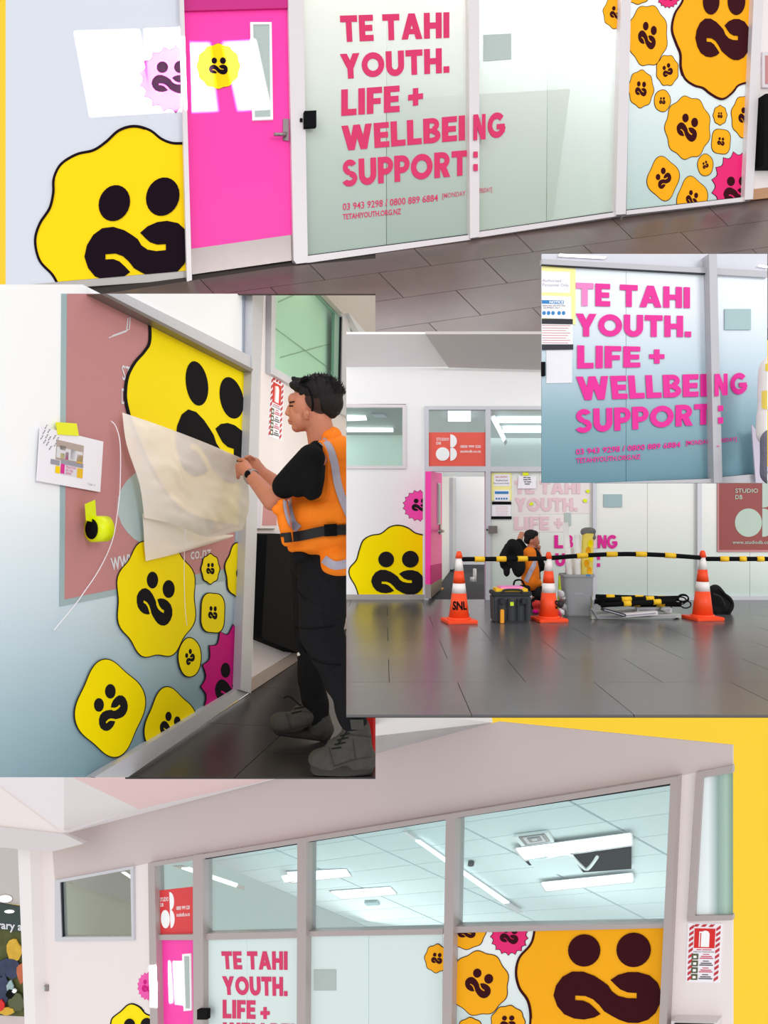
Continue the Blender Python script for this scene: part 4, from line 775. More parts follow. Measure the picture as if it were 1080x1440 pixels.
# ---- the installer
def m_(p, Y): return p * Y / F
R = thing('person', 'person in orange hi-vis vest peeling backing paper off the glass', 'person', (W(470, 900, 3.7).x, 3.75, FZ))
hx = Vector((-1, .18, 0)).normalized()     # he looks along this
def c_(x0, y0, Y0, r0, x1, y1, Y1, r1): return ('c', W(x0, y0, Y0), W(x1, y1, Y1), m_(r0, Y0), m_(r1, Y1))
def e_(x, y, Y, rx, rz, ry=None, M=None): return ('e', W(x, y, Y), (m_(rx, Y), m_(ry if ry else rx, Y), m_(rz, Y)), M)
Rt = lambda a: Matrix.Rotation(math.radians(a), 3, 'Y')
HY = 3.6
body = [e_(445, 561, HY, 31, 28, 22.5), e_(428, 570, HY, 19, 27, 20), e_(424, 590, HY, 15, 17, 17), e_(418, 601, HY, 8, 7, 10), e_(440, 590, HY, 20, 18, 19), e_(412, 562, HY, 7, 9, 12), e_(414, 582, HY, 7.5, 15, 12),          # skull, face, jaw, chin, brow
        ('c', W(406.5, 571, HY), W(403.5, 581.5, HY), m_(2.2, HY), m_(3.2, HY)), ('e', W(405.8, 583, HY), (m_(3, HY), m_(4.5, HY), m_(2.2, HY))), ('e', W(407.5, 591, HY), (m_(3.2, HY), m_(6, HY), m_(2, HY))), ('e', W(408.5, 595, HY), (m_(3.2, HY), m_(5.5, HY), m_(2, HY))),
        ('e', W(430.5, 584, HY - .072), (m_(4, HY), .012, m_(7, HY)), Rt(-12)), ('e', W(432.5, 581, HY - .08), (m_(3.2, HY), .01, m_(5, HY)), Rt(-12)),                # ear
        c_(447, 590, HY, 19, 455, 630, HY + .02, 21), c_(458, 632, HY + .02, 20, 454, 755, HY + .05, 32), c_(452, 640, HY - .14, 14, 458, 640, HY + .2, 16),
        c_(441, 648, 3.40, 17, 383, 704, 3.50, 14.5), c_(383, 704, 3.50, 14.5, 351, 667, 3.80, 9.0), c_(351, 667, 3.80, 9, 344, 658, 3.86, 9.5),
        c_(448, 645, 3.85, 17, 400, 690, 3.95, 14), c_(400, 690, 3.95, 14, 369, 665, 4.02, 8.6), c_(369, 665, 4.02, 8.6, 357, 651, 4.05, 8.5),
        c_(460, 790, 3.62, 26, 452, 890, 3.55, 18), c_(452, 890, 3.55, 18, 500, 1030, 3.6, 10), c_(450, 790, 3.82, 24, 438, 885, 3.95, 16), c_(438, 885, 3.95, 15, 443, 1008, 4.1, 9)]
def fing(pts, r=.0085):
    return [('c', W(*pts[i]), W(*pts[i + 1]), r, r * .94) for i in range(len(pts) - 1)]
# near hand: palm edge towards us, four fingers curling down round the paper, thumb on top
body += [e_(344, 658, 3.86, 10.5, 9, 7)]
for i in range(4):
    dy = i * 5.0; dz = .012 * i
    body += fing([(339, 652 + dy, 3.85 + dz), (333.5, 653.5 + dy, 3.86 + dz), (332.8 + i * .5, 658.5 + dy * .9, 3.89 + dz), (336.5, 660 + dy * .8, 3.92 + dz)], .0088 - i * .0005)
body += fing([(347, 650, 3.86), (341, 646.5, 3.90), (335, 647.5, 3.93)], .0095)
# far hand: reaches over with fingers pinching the paper's corner
body += [e_(357, 651, 4.05, 10, 8, 7)]
for i in range(4): body += fing([(353, 647 + i * 3.4, 4.03 + .016 * i), (347, 644.5 + i * 3.2, 4.02 + .014 * i), (342.5, 646.5 + i * 2.6, 4.01 + .012 * i), (341.5, 650 + i * 2, 4.0 + .01 * i)], .0085 - .0004 * i)
body += fing([(357, 645, 4.02), (351, 641.5, 3.99), (345, 643.5, 3.97)], .009)
body_o = fused('body', body, 'skin', R, .0045, 3)
tb = bvh(body_o)
# hair: short, brushed up in front
hair = [e_(449, 553, HY, 34, 26, 25.5), e_(461, 566, HY, 22, 24, 24), e_(438, 544, HY, 25, 14, 21), e_(424, 544, HY, 12, 9, 15), e_(415, 542, HY, 7, 5.5, 11), ('c', W(418, 542, HY - .05), W(408, 539, HY - .04), .022, .006), ('c', W(418, 542, HY + .03), W(407, 541, HY + .02), .022, .006), ('c', W(422, 538, HY), W(412, 532, HY), .02, .006)]
ho = fused('hair', hair, 'hair', R, .006, 2)
me = ho.data; me.update(); b0 = origin_of(ho)
for v, vn in zip(me.vertices, normals(me)):  # clumps, and a hairline cut away from face and neck
    p = v.co + b0; X, Yp = px(p); top = max(0, (560 - Yp) / 40)
    v.co += vn * (.004 + .012 * top) * (noise.noise(p * Vector((60, 60, 25)) if 0 else Vector((p.x * 70, p.y * 70, p.z * 25))))
    lim = 553 if X < 421 else (557 if X < 437 else 559 + (X - 437) * 1.15)
    if Yp > lim: v.co += (Vector(tuple(W(446, 566, HY))) - p) * .22
for i in range(95):                          # tufts
    a = random.uniform(-.2, 1); X = 415 + 62 * max(0, a); Yp = 552 - 24 * math.sin(math.pi * min(1, max(0, (X - 402) / 92))) ; dep = HY + random.uniform(-.06, .06)
    p = W(X, Yp + 6, dep); q = p + Vector((random.uniform(-.018, .012), random.uniform(-.01, .01), random.uniform(.014, .03)))
    if i % 5 == 0: pass
tf_v, tf_f = [], []
for i in range(420):
    th = random.uniform(.45, math.pi * .98); ph = random.uniform(-.9, .9); c0 = W(449, 556, HY)
    d = Vector((-math.cos(th) * math.cos(ph), -math.sin(ph), math.sin(th) * math.cos(ph))); p = c0 + Vector((d.x * m_(35, HY), d.y * m_(25, HY), d.z * m_(26, HY)))
    q = p + Vector((d.x - .25, d.y, d.z + .6)).normalized() * random.uniform(.012, .028); s = d.orthogonal().normalized() * .0045; t_ = d.cross(s).normalized() * .0045; k = len(tf_v)
    tf_v += [p + s, p - s * .5 + t_, p - s * .5 - t_, q]; tf_f += [(k, k + 1, k + 3), (k + 1, k + 2, k + 3), (k + 2, k, k + 3)]
tuf = link('hair_tufts', tf_v, tf_f, 'hair', R); tuf['kind'] = 'stuff'
drape('faded_hair', None, tb, 'stubble', R, .003, 8, 28, lambda u, v: (444 + u * 15 * math.cos(2 * math.pi * v) + u * 3 * math.sin(2 * math.pi * v), 568 + u * 13 * math.sin(2 * math.pi * v) + u * 5 * math.cos(2 * math.pi * v)))
drape('eyebrow', [(405.5, 565.5), (414, 563.5), (414, 566), (405.5, 567.5)], tb, 'hair', R, .003, 6, 3)
drape('eye', [(406.5, 570.3), (412, 569.8), (412, 571.8), (406.5, 572)], tb, 'black', R, .002, 5, 3); drape('lips', [(405, 591.5), (410.5, 592), (410.5, 593.6), (405, 593.2)], tb, 'lips', R, .0015, 5, 3)
sg = thing('sunglasses', 'black sunglasses pushed up on the installer\'s hair', 'sunglasses', W(437, 540, HY)); 
tube('temple_arm', [W(x, y, Y) for x, y, Y in catmull([(425, 541, 3.48), (433, 545, 3.485), (438, 556, 3.495), (440, 568, 3.5), (439, 578, 3.515)], 4)], .0055, 'black', sg)
tube('temple_arm', [W(x, y, Y) for x, y, Y in catmull([(425, 541, 3.70), (433, 545, 3.71), (438, 556, 3.7), (440, 568, 3.69)], 4)], .0055, 'black', sg)
lens = [('e', W(428, 534, 3.54), (.022, .03, .014), Rt(-35)), ('e', W(428, 534, 3.66), (.022, .03, .014), Rt(-35)), ('c', W(428, 534, 3.54), W(428, 534, 3.66), .006, .006)]
fused('lenses', lens, 'dark_lens' if 0 else 'black', sg, .005, 2)
# t-shirt
shirt = [c_(438, 644, 3.38, 20, 401, 683, 3.45, 19), c_(436, 668, 3.39, 17, 420, 684, 3.42, 16), c_(440, 690, 3.40, 13, 450, 655, 3.42, 9), c_(455, 645, HY - .05, 22, 455, 645, HY + .2, 24), c_(458, 635, HY, 22, 452, 735, HY + .03, 36), ('e', W(439, 667, 3.40), (m_(18, 3.4), .07, m_(38, 3.4)), Rt(3)), ('e', W(446, 630, 3.50), (m_(12, 3.5), .09, m_(10, 3.5))), c_(448, 645, 3.85, 20, 408, 682, 3.92, 17)]
shirt_o = fused('t_shirt', shirt, 'shirt_black', R, .008, 3, .004, 14)
# vest
ves = [c_(463, 616, HY - .04, 11, 466, 616, HY + .1, 11), c_(455, 634, HY - .14, 14, 478, 632, HY - .1, 20), c_(467, 616, HY, 14, 465, 645, HY, 30), c_(450, 640, HY + .1, 16, 470, 640, HY + .16, 18), e_(462, 650, HY, 42, 30, 44), e_(458, 690, HY + .02, 52, 48, 50), e_(452, 725, HY, 58, 34, 54), e_(455, 755, HY, 55, 26, 52), e_(474, 789, HY - .06, 27, 24, 34), e_(440, 768, HY, 36, 14, 46), ('c', W(398, 708, 3.42), W(404, 760, 3.42), m_(10, 3.4), m_(9, 3.4)), e_(393, 716, 3.4, 10, 8, 6)]
vest_o = fused('hi_vis_vest', ves, 'vest_orange', R, .008, 5, .014, 9)
tv = bvh(vest_o)
def strip(name, cl, w_, m, tree, lift=.006, n=24):
    P = catmull(cl, 8); 
    def fn(u, v):
        k = v * (len(P) - 1); i = min(int(k), len(P) - 2); p = Vector(P[i]).lerp(Vector(P[i + 1]), k - i); d = (Vector(P[i + 1]) - Vector(P[i])).normalized()
        return (p.x - d.y * (u - .5) * w_, p.y + d.x * (u - .5) * w_)
    return drape(name, None, tree, m, R, lift, 5, n, fn)
# armhole: the black shirt side shows through the open side of the vest
drape('armhole', None, tv, 'shirt_black', R, .006, 14, 20, lambda u, v: (444 + (u - .5) * (26 * math.sin(math.pi * min(1, .18 + v * .9)) ** .5) + (v - .5) * 4, 622 + v * 82))
strip('reflective_stripe', [(447, 615), (462, 628), (470, 650), (475, 680), (483, 705), (494, 730)], 11, 'reflective', tv); strip('reflective_stripe', [(404, 700), (405, 715), (411, 735), (420, 744)], 12, 'reflective', tv); strip('reflective_stripe', [(455, 786), (470, 795), (490, 792), (505, 786)], 12, 'reflective', tv)
strip('vest_piping', [(432, 622), (450, 620), (461, 640), (462, 672), (458, 703), (432, 706)], 2.5, 'vest_orange', tv, .009)
strip('belt', [(392, 757), (420, 754), (455, 747), (487, 745), (515, 746)], 14, 'belt', tv, .014); strip('belt_buckle', [(456, 746), (464, 745.5), (474, 745)], 17, 'black', tv, .022, 6)
# trousers
tro = [e_(455, 790, 3.7, 50, 36, 44), c_(462, 800, 3.6, 41, 449, 885, 3.53, 31), c_(449, 885, 3.53, 31, 478, 955, 3.56, 24), c_(478, 955, 3.56, 24, 502, 1022, 3.6, 18), c_(446, 800, 3.82, 38, 437, 885, 3.95, 25), c_(437, 885, 3.95, 25, 441, 985, 4.1, 18), c_(441, 960, 4.08, 19, 444, 1004, 4.11, 17.5), e_(428, 778, 3.66, 20, 16, 60)]
tro_o = fused('trousers', tro, 'trousers', R, .008, 3, .014, 10); tt = bvh(tro_o)
strip('pocket_seam', [(418, 812), (418, 828), (426, 840), (432, 842)], 1.6, 'black', tt, .004); strip('knee_seam', [(410, 882), (440, 884), (470, 880)], 2, 'black', tt, .004); strip('knee_seam', [(420, 905), (445, 930), (480, 935)], 1.6, 'black', tt, .004)
strip('knee_tag', [(418.5, 918), (420.5, 922)], 4, 'white', tt, .005, 3)
# boots
def boot(sc, pr, Yb, sole, laces, cx=None, seams=()):
    b_ = fused('boot', pr, 'boot', R, .006, 3, .004, 22, cx)
    fl_ = [('c', W(*a), W(*b), r1, r2) for a, b, r1, r2 in sole]; s_ = fused('sole', fl_, 'sole', b_, .006, 2, 0, 20, cx)
    for v in s_.data.vertices:
        z = v.co.z + origin_of(s_).z
        if z < FZ + .002: v.co.z += FZ + .002 - z
    tree = bvh(b_)
    for a, b in laces: drape('lace', band(a, b, 2.0), tree, 'lace', b_, .004, 8, 2)
    for q in seams: drape('seam', q, tree, 'sole', b_, .003, 8, 2)
    return b_
boot(1, [e_(456, 1068, 3.56, 23, 17, 16), e_(480, 1056, 3.58, 24, 22, 17), e_(467, 1064, 3.57, 21, 17, 16.5), e_(498, 1066, 3.6, 20, 18, 16), c_(500, 1024, 3.6, 20, 506, 1062, 3.6, 20), e_(512, 1068, 3.62, 18, 19, 15), e_(487, 1040, 3.58, 14, 12, 14)], 3.6, [((447, 1079, 3.55), (480, 1081, 3.58), .036, .034), ((480, 1081, 3.58), (514, 1080, 3.62), .034, .038), ((452, 1079, 3.62), (512, 1080, 3.68), .034, .034)],
     [((478, 1035), (492, 1031)), ((474, 1041), (490, 1037)), ((470, 1047), (486, 1044)), ((466, 1053), (480, 1051)), ((488, 1028), (474, 1048))], 528, [band((462, 1050), (470, 1078), 1.4), band((470, 1078), (500, 1068), 1.4), band((500, 1068), (496, 1040), 1.4), band((488, 1033), (522, 1036), 2.2), band((500, 1068), (524, 1064), 1.4)])
boot(1, [e_(399, 1016, 4.05, 22, 15, 16), e_(412, 1016, 4.06, 22, 14, 16), e_(428, 1006, 4.09, 20, 17, 16), c_(440, 992, 4.12, 18, 450, 1020, 4.13, 18), e_(455, 1026, 4.14, 15, 15, 14)], 4.1, [((393, 1026, 4.06), (425, 1031, 4.1), .032, .03), ((425, 1031, 4.1), (457, 1034, 4.14), .03, .034)],
     [((412, 997), (428, 994)), ((410, 1003), (424, 1000)), ((408, 988), (424, 992))], None, [band((402, 1002), (410, 1026), 1.2), band((410, 1026), (436, 1018), 1.2), band((424, 1000), (460, 1006), 1.8)])
tube('loose_lace', [W(x, y, 3.95) for x, y in catmull([(422, 992), (412, 983), (405, 979), (399, 982)], 4)], .005, 'lace', R)
drape('sock', [(492, 1012), (511, 1012), (512, 1026), (494, 1026)], bvh(tro_o), 'boot', R, .02, 4, 4)
# watch
tw = tb
wa = thing('wristwatch', 'dark wristwatch on the installer\'s left wrist', 'watch', W(350, 668, 3.75)); wax = (W(351, 667, 3.80) - W(383, 704, 3.50)).normalized(); wc_ = W(354, 670.5, 3.775)
lathe('strap', wc_, [(.036, -.011), (.039, -.008), (.039, .008), (.036, .011)], 'steel', wa, 28, True, wax)
lathe('case', W(349, 667, 3.735), [(.018, 0), (.018, .006), (.015, .008)], 'black', wa, 24, True, Vector((-.5, -.85, .1)))
lathe('bezel', W(349, 667, 3.735), [(.0205, -.001), (.0205, .004)], 'steel', wa, 24, True, Vector((-.5, -.85, .1)))
tag(tube('squeegee_blade', [W(333, 648, 3.92), W(338, 649, 3.93), W(344, 651, 3.95)], .004, 'black', None), 'small black blade held between the installer\'s fingers', 'blade')
# cone behind the boots
def cone(c, H, lab, mats=('cone_orange', 'cone_white'), bands=None, cx=None, base=True):
    r = thing('traffic_cone', lab, 'traffic cone', c, 'traffic cones' if 0 else None); c = Vector(c)
    R0, R1 = .155 * H, .035 * H
    rad = lambda h: R0 + (R1 - R0) * h
    segs = bands or [(.06, .42, 0), (.42, .56, 1), (.56, .74, 0), (.74, .92, 1), (.92, 1.0, 0)]
    if base:
        box('base_plate', c + Vector((0, 0, .025 * H)), (.44 * H, .44 * H, .05 * H), mats[0], r, .18, .2)
        lathe('base_collar', c, [(R0 * 1.15, .045 * H), (R0 * 1.05, .075 * H)], mats[0], r)
    for a, b, k in segs:
        o = lathe('reflective_band' if k else 'cone_section', c, [(rad(a), a * H), (rad(b), b * H)] + ([(rad(b) * .8, b * H + .008 * H)] if b == 1 else []), mats[k], r)
        if cx: cut(o, cx)
    lathe('cone_tip', c, [(rad(.9) * 1.15, .92 * H), (rad(1) * 1.12, .99 * H), (rad(1) * .7, 1.02 * H)], mats[0], r) if not cx else None
    return r
rc = thing('traffic_cone', 'red cone behind the installer\'s boots', 'traffic cone', W(525, 1050, 3.9))
o = lathe('cone_section', W(532, 1068, 3.85), [(.10, -.05), (.03, .5), (.02, .51)], 'fire_red', rc); cut(o, 528)

# ================================================================== RIGHT PICTURE: the work site
D = Plane((0, 2.9, 0), (0, -1, 0)); DZ = -(843 - 720) / F * 2.9; FD = Plane((0, 0, DZ), (0, 0, 1))
U_ = 2.9 / F * 1.0                           # metres per pixel at the wall
t3 = .008
wd = sroot('wall_back', D.at(545, 700), 'white wall left of the open door in the work site picture')
slab('plaster', [(487, 516), (1120, 523), (1120, 571), (597, 571), (597, 836), (487, 836), (487, 660), (571, 660), (571, 568), (487, 568)], D, -.012, .012, 'wall_white', wd)
struct(slab('baseboard_back', rect(487, 836, 598, 843.5), D, -.03, .035, 'skirt_grey'))
SD = plane3(D.at(487, 515.5), D.at(762, 520), W(600, 470, 2.72))
cd = sroot('ceiling', SD.at(620, 490), 'ceiling with a grey soffit and white skylight reveal, work site picture')
slab('skylight_reveal', [(487, 470), (598, 470), (631, 516), (487, 516)], SD, -.01, .01, 'ceiling_white', cd); slab('soffit', [(598, 470), (800, 470), (800, 521), (631, 517)], SD, -.0, .012, 'ceiling_grey', cd)
fd = sroot('floor', (0, 2.2, DZ), 'grey stone-look floor of the work site picture'); cpD = [(487, 843), (1110, 843), (1110, 1005), (487, 1005)]
slab('grout_bed', cpD, FD, -.009, .005, 'grout', fd)
for i in range(-4, 12):
    for j in range(0, 9):
        x0 = -.9 + i * .26 + (.13 if j % 2 else 0); y0 = 2.93 - (j + 1) * .24; a = .0006
        q = [(x0 + a, y0 + a), (x0 + .26 - a, y0 + a), (x0 + .26 - a, y0 + .24 - a), (x0 + a, y0 + .24 - a)]
        if y0 < .6: continue
        slab('tile', [px(Vector((u, v, DZ))) for u, v in q], FD, -.004, .004, 'tile_grey%d' % ((i + 2 * j + i * j) % 4), fd, cpD)
w7 = sroot('window_7', D.at(620, 843), 'aluminium door and window frame of the work site picture')
for f in (rect(597, 571, 1110, 576), rect(597, 571, 603, 845), rect(683, 571, 690, 845), rect(598, 656, 1110, 663), rect(834, 571, 839, 845), rect(981, 571, 987, 845), rect(690, 839, 1110, 845)): slab('frame', f, D, -.02, .035, 'alu', w7)
slab('pane', rect(602, 575, 683, 656), D, -.006, .006, 'clear_glass', w7); slab('pane', rect(690, 575, 834, 657), D, -.006, .006, 'clear_glass', w7)
for a, b in ((690, 758), (758.6, 834), (839, 910), (910.6, 981), (987, 1054), (1054.6, 1110)): slab('frosted_pane', rect(a, 663, b, 840), D, -.006, .006, 'frost_site', w7)
w8 = sroot('window_8', D.at(530, 658), 'small window left of the door in the work site picture')
for f in ([(487, 568), (571, 569), (571, 573), (487, 572.5)], rect(566, 569, 571, 659), rect(487, 655, 571, 659)): slab('frame', f, D, -.02, .028, 'alu_light', w8)
slab('pane', rect(487, 572, 566, 656), D, -.006, .006, 'clear_glass', w8)
DW = Plane((0, 3.5, 0), (0, -1, 0)); DW0 = Plane((0, 3.13, 0), (0, -1, 0)); struct(slab('wall_inside', rect(487, 560, 596, 690), DW0, -.02, .02, 'interior_green'), 'pale wall behind the small work site window')
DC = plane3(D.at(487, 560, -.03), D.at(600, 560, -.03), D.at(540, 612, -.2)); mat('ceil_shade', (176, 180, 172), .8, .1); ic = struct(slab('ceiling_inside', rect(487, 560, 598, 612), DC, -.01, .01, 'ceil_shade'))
lamp([(488, 586), (514, 587), (516, 591), (488, 592)], DC, 'short light panel behind the small work site window', 0, .01); lamp([(488, 603.5), (553, 604.5), (553, 607.5), (488, 607.5)], DC, 'long light panel behind the small work site window', 0, .01)
vv = thing('ceiling_vent', 'grey vent behind the small work site window', 'vent', DC.at(535, 585)); slab('vent_frame', [(522, 583), (540, 583), (545, 587), (528, 587)], DC, 0, .006, 'alu', vv)
struct(slab('wall_inside', rect(598, 560, 850, 670), DW, -.3, .02, 'interior_white'), 'white office wall behind the upper work site windows'); DC2 = plane3(D.at(598, 565, -.05), D.at(850, 565, -.05), D.at(700, 616, -.8)); struct(slab('ceiling_inside', rect(600, 565, 850, 616), DC2, -.01, .01, 'tile_ceiling'))
lamp(rect(630, 580, 662, 593), DC2, 'square light over the studio sign, work site picture', 0, .01); lamp(rect(699, 591, 770, 595), DC2, 'upper light strip behind the work site window', 0, .01); lamp(rect(707, 604, 775, 608.5), DC2, 'lower light strip behind the work site window', 0, .01); lamp([(691, 590), (696, 588), (711, 618), (708, 622)], DC2, 'tilted hanging tube light behind the work site window', .04, .01)
studio_sign(rect(602.5, 608, 682.5, 655.5), D, .0005, 'sign_coral', 'coral studio sign over the open pink door'); 
# corridor through the open door
DF = Plane((0, 0, DZ - .004), (0, 0, 1)); struct(slab('floor_inside', [(600, 845), (690, 845), (690, 792), (600, 792)], DF, -.02, .02, 'carpet'), 'dark carpet beyond the open door')
DB_ = Plane((0, 4.85, 0), (0, -1, 0)); struct(slab('wall_corridor', rect(630, 655, 700, 794), DB_, -.02, .02, 'wall_white'), 'white corridor wall seen through the open door')
DS = plane3(W(602, 845, 2.93), W(602, 700, 2.93), W(637, 700, 4.7)); ws_ = sroot('wall_side', DS.at(630, 740), 'white corridor side wall beyond the pink door leaf'); slab('plaster', [(603, 655), (648, 660), (648, 797), (603, 848)], DS, -.02, .02, 'wall_white', ws_)
idf = sroot('door_3', DS.at(640, 740), 'grey inner door frame in the corridor'); slab('frame', [(637, 672), (641, 672.5), (641, 798), (637, 801)], DS, 0, .02, 'alu', idf); slab('door_leaf', [(641, 673), (648, 675), (648, 796), (641, 798)], DS, 0, .01, 'reveal_grey', idf)
DL = plane3(W(604, 845, 2.95), W(604, 700, 2.95), W(621.5, 700, 3.5)); dl = sroot('door_4', DL.at(606, 800), 'open pink door leaf of the work site picture')
slab('door_leaf', [(606, 663), (621.5, 665.5), (621.5, 812.5), (606, 822)], DL, 0, .02, 'door_pink', dl); slab('lower_panel', [(606, 795), (621.5, 792), (621.5, 812.5), (606, 822)], DL, .02, .002, 'badge_plum', dl); slab('kick_plate', [(606, 822), (621.5, 812.5), (621.5, 827), (606, 841)], DL, 0, .02, 'steel', dl); slab('edge', rect(602, 663, 606.5, 842), D, -.04, .02, 'wall_white', dl); slab('hinge', [rect(603, 672, 605, 690), rect(603, 752, 605, 770), rect(603, 812, 605, 825)], D, -.02, .01, 'steel', dl)
slab('vision_frame', [(616, 679), (619.8, 680), (619.8, 737), (616, 738)], DL, .02, .004, 'alu', dl); slab('vision_glass', [(616.8, 681), (619.2, 682), (619.2, 735), (616.8, 736)], DL, .024, .002, 'patch', dl); hh = slab('door_handle', rect(619.4, 737, 621.2, 752), DL, .02, .006, 'steel', dl); tube('lever', [DL.at(620.5, 746, .03), DL.at(623.5, 747, .05), DL.at(617, 747.5, .05)], .005, 'steel', hh)
tb_ = thing('paint_roller_tube', 'white tube standing on the carpet beyond the open door', 'tube', W(667.5, 818, 3.6)); lathe('tube', W(667.5, 818, 3.58), [(.008, 0), (.008, .058), (.006, .06)], 'white', tb_, 14); lathe('cup', W(664, 818, 3.57), [(.009, 0), (.01, .018), (.008, .02)], 'white', tb_, 14)
tag(slab('carpet_scrap', [(616, 826.5), (620, 825.5), (624, 826.5), (621, 828.5)], DF, 0, .004, 'case_orange'), 'small yellow scrap on the carpet beside the pink door leaf', 'scrap')
kr = thing('door_access_reader', 'grey access reader on the glass above the crouching person', 'access reader', D.at(693, 744, .02)); slab('reader_body', rect(687.5, 739.5, 699.5, 750), D, .015, .012, 'alu_dark', kr); slab('key_hole', rect(684.2, 744, 686, 746), D, .015, .006, 'black', kr)
yb = thing('safety_notice_board', 'pale yellow sheet with site safety notices on the glass', 'notice', D.at(705, 695)); slab('board', [(691, 665), (719.5, 665), (719.5, 733), (691, 733)], D, .001, .002, 'board_yellow', yb, [(691, 664), (720, 664), (720, 704), (691, 704)])
slab('notice', rect(694.5, 667, 717, 683.5), D, .003, .001, 'paper', yb); slab('notice', rect(695, 689, 716.5, 705), D, .003, .001, 'paper', yb); slab('notice', rect(691.5, 709, 718.5, 726), D, .003, .001, 'paper', yb); slab('tape_bar', rect(692, 705.5, 719, 709.5), D, .004, .002, 'black', yb); slab('tape_bar', rect(691, 726, 719.5, 730), D, .004, .002, 'black', yb)
for s, y, m__ in (('NO ENTRY', 669.5, 'ink_red'), ('Authorised', 674, 'ink'), ('Personnel Only', 678.5, 'ink')): script('lettering', s, rect(697 - (3 if len(s) > 10 else 0), y, 714 + (2 if len(s) > 10 else 0), y + 2.6), D, .005, m__, yb)
slab('notice_header', rect(696, 691, 715, 694.5), D, .004, .001, 'ink_blue', yb); slab('symbols', [rect(697 + k * 3.6, 700, 699.4 + k * 3.6, 702.4) for k in range(5)], D, .004, .001, 'ink_blue', yb); slab('small_print', [rect(697, 712 + k * 2.3, 714 + (k % 2), 712.8 + k * 2.3) for k in range(6)], D, .004, .0006, 'text_pale', yb)
nn = thing('taped_note', 'white handwritten note under yellow tape beside the safety sheet', 'note', D.at(740, 677)); slab('sheet', [(729.5, 669), (754, 670), (754, 687), (728, 687)], D, .006, .001, 'paper', nn); slab('handwriting', [rect(736 + dx_, y_, 736 + dx_ + w_, y_ + 1.1) for dx_, y_, w_ in ((0, 671, 4), (5, 671.2, 5), (0, 674, 6), (7, 673.8, 3.5), (1, 677, 3), (5, 677.2, 6), (2, 680, 7))], D, .008, .0004, 'ink', nn); slab('tape_piece', [(735, 664.5), (743, 664.5), (743.5, 668.5), (735.5, 669)], D, .008, .002, 'tape_yellow', nn)
tag(slab('notice_patch', rect(849, 695, 875, 713), D, .001, .003, 'patch_blue'), 'blue-grey patch on the frosted glass of the work site picture', 'notice')
for i, (c, lab) in enumerate([((827, 691), 'upper lime tape scrap right of the faded lettering'), ((823, 704), 'lower lime tape scrap right of the faded lettering'), ((747.5, 708.5), 'yellow tape scrap in the middle of the faded lettering')]): tag(slab('tape_scrap', blobp(c, 3, 2.5, 7, .3, i + 40), D, .004, .002, 'tape_lime'), lab, 'tape')
ap = thing('application_tape', 'whitish application tape over the faded headline', 'tape', D.at(770, 710)); slab('tape_sheet', [(723, 674), (833, 676), (833, 722), (723, 724)], D, .0005, .0008, 'tape_sheet' if 0 else 'board_white' if 0 else 'wall_warm', ap); slab('tape_sheet', [(723, 725), (795, 725), (795, 748), (723, 748)], D, .0005, .0008, 'wall_warm', ap); slab('tape_corner', rect(794, 721, 803, 739), D, .003, .001, 'patch', ap)
tl_ = thing('window_lettering', 'headline half transferred in pale pink and magenta, work site picture', 'lettering', D.at(780, 730))
headline('TE TAHI', rect(723.5, 676, 816, 694.5), D, .003, 'text_pale', tl_, .0004); headline('YOUTH.', rect(724, 700, 812, 719), D, .003, 'text_pale', tl_, .0004); headline('LIFE', rect(723, 726.5, 772, 745), D, .003, 'text_pale', tl_, .0004); headline('+', rect(780, 724, 791, 747), D, .003, 'text_pale', tl_, .0004)
headline('L', rect(779.5, 752.5, 792, 771), D, .003, 'text_magenta', tl_, .0006); headline('B', rect(796, 752.5, 806, 771), D, .003, 'text_magenta', tl_, .0006); headline('N', rect(840.5, 752.5, 853, 771), D, .003, 'text_magenta', tl_, .0006); headline('G', rect(853.5, 752, 868, 771.5), D, .003, 'text_magenta', tl_, .0006); headline('I', rect(835, 752.5, 839, 771), D, .017, 'text_pale', tl_)
headline(':', rect(839.5, 778, 844, 797), D, .003, 'text_magenta', tl_, .0006); headline('U', rect(781, 778, 795, 796), D, .003, 'text_magenta', tl_, .0006); headline('P', rect(796, 790, 804, 808), D, .003, 'text_magenta', tl_, .0006)
sq = [(1009, 676), (1110, 676), (1110, 776), (1009, 776)]
s3 = thing('studio_sign', 'brick-red studio sign behind glass at the right edge', 'sign', D.at(1040, 776)); slab('sign_board', sq, D, .001, .003, 'sign_brick', s3); slab('sign_border', [rect(1009, 773.5, 1110, 776), rect(1009, 676, 1011, 776)], D, .004, .001, 'sign_rose', s3)
script('lettering', 'STUDIO', rect(1034, 687, 1066, 693), D, .006, 'sign_disc', s3, .01); script('lettering', 'DB', rect(1034, 696, 1044, 702), D, .006, 'sign_disc', s3, .01); slab('logo_disc', [(1052.5 + 19 * math.cos(a), 735 + 20 * math.sin(a)) for a in [2 * math.pi * k / 30 for k in range(30)]], D, .004, .001, 'sign_disc', s3); slab('logo_half', [(1072, 715)] + [(1072 + 20 * math.cos(math.radians(a)), 735 + 20 * math.sin(math.radians(a))) for a in range(-90, 91, 15)], D, .004, .001, 'sign_disc', s3)
slab('logo_half', [(1072 + 20 * math.cos(math.radians(a)), 694 + 20 * math.sin(math.radians(a))) for a in range(-90, 91, 15)], D, .004, .001, 'sign_disc', s3); script('lettering', 'www.studiodb.co.nz', rect(1030, 760, 1090, 765), D, .006, 'sign_disc', s3, .005)
cw_ = [(487, 600), (594.5, 600), (594.5, 836), (487, 836)]
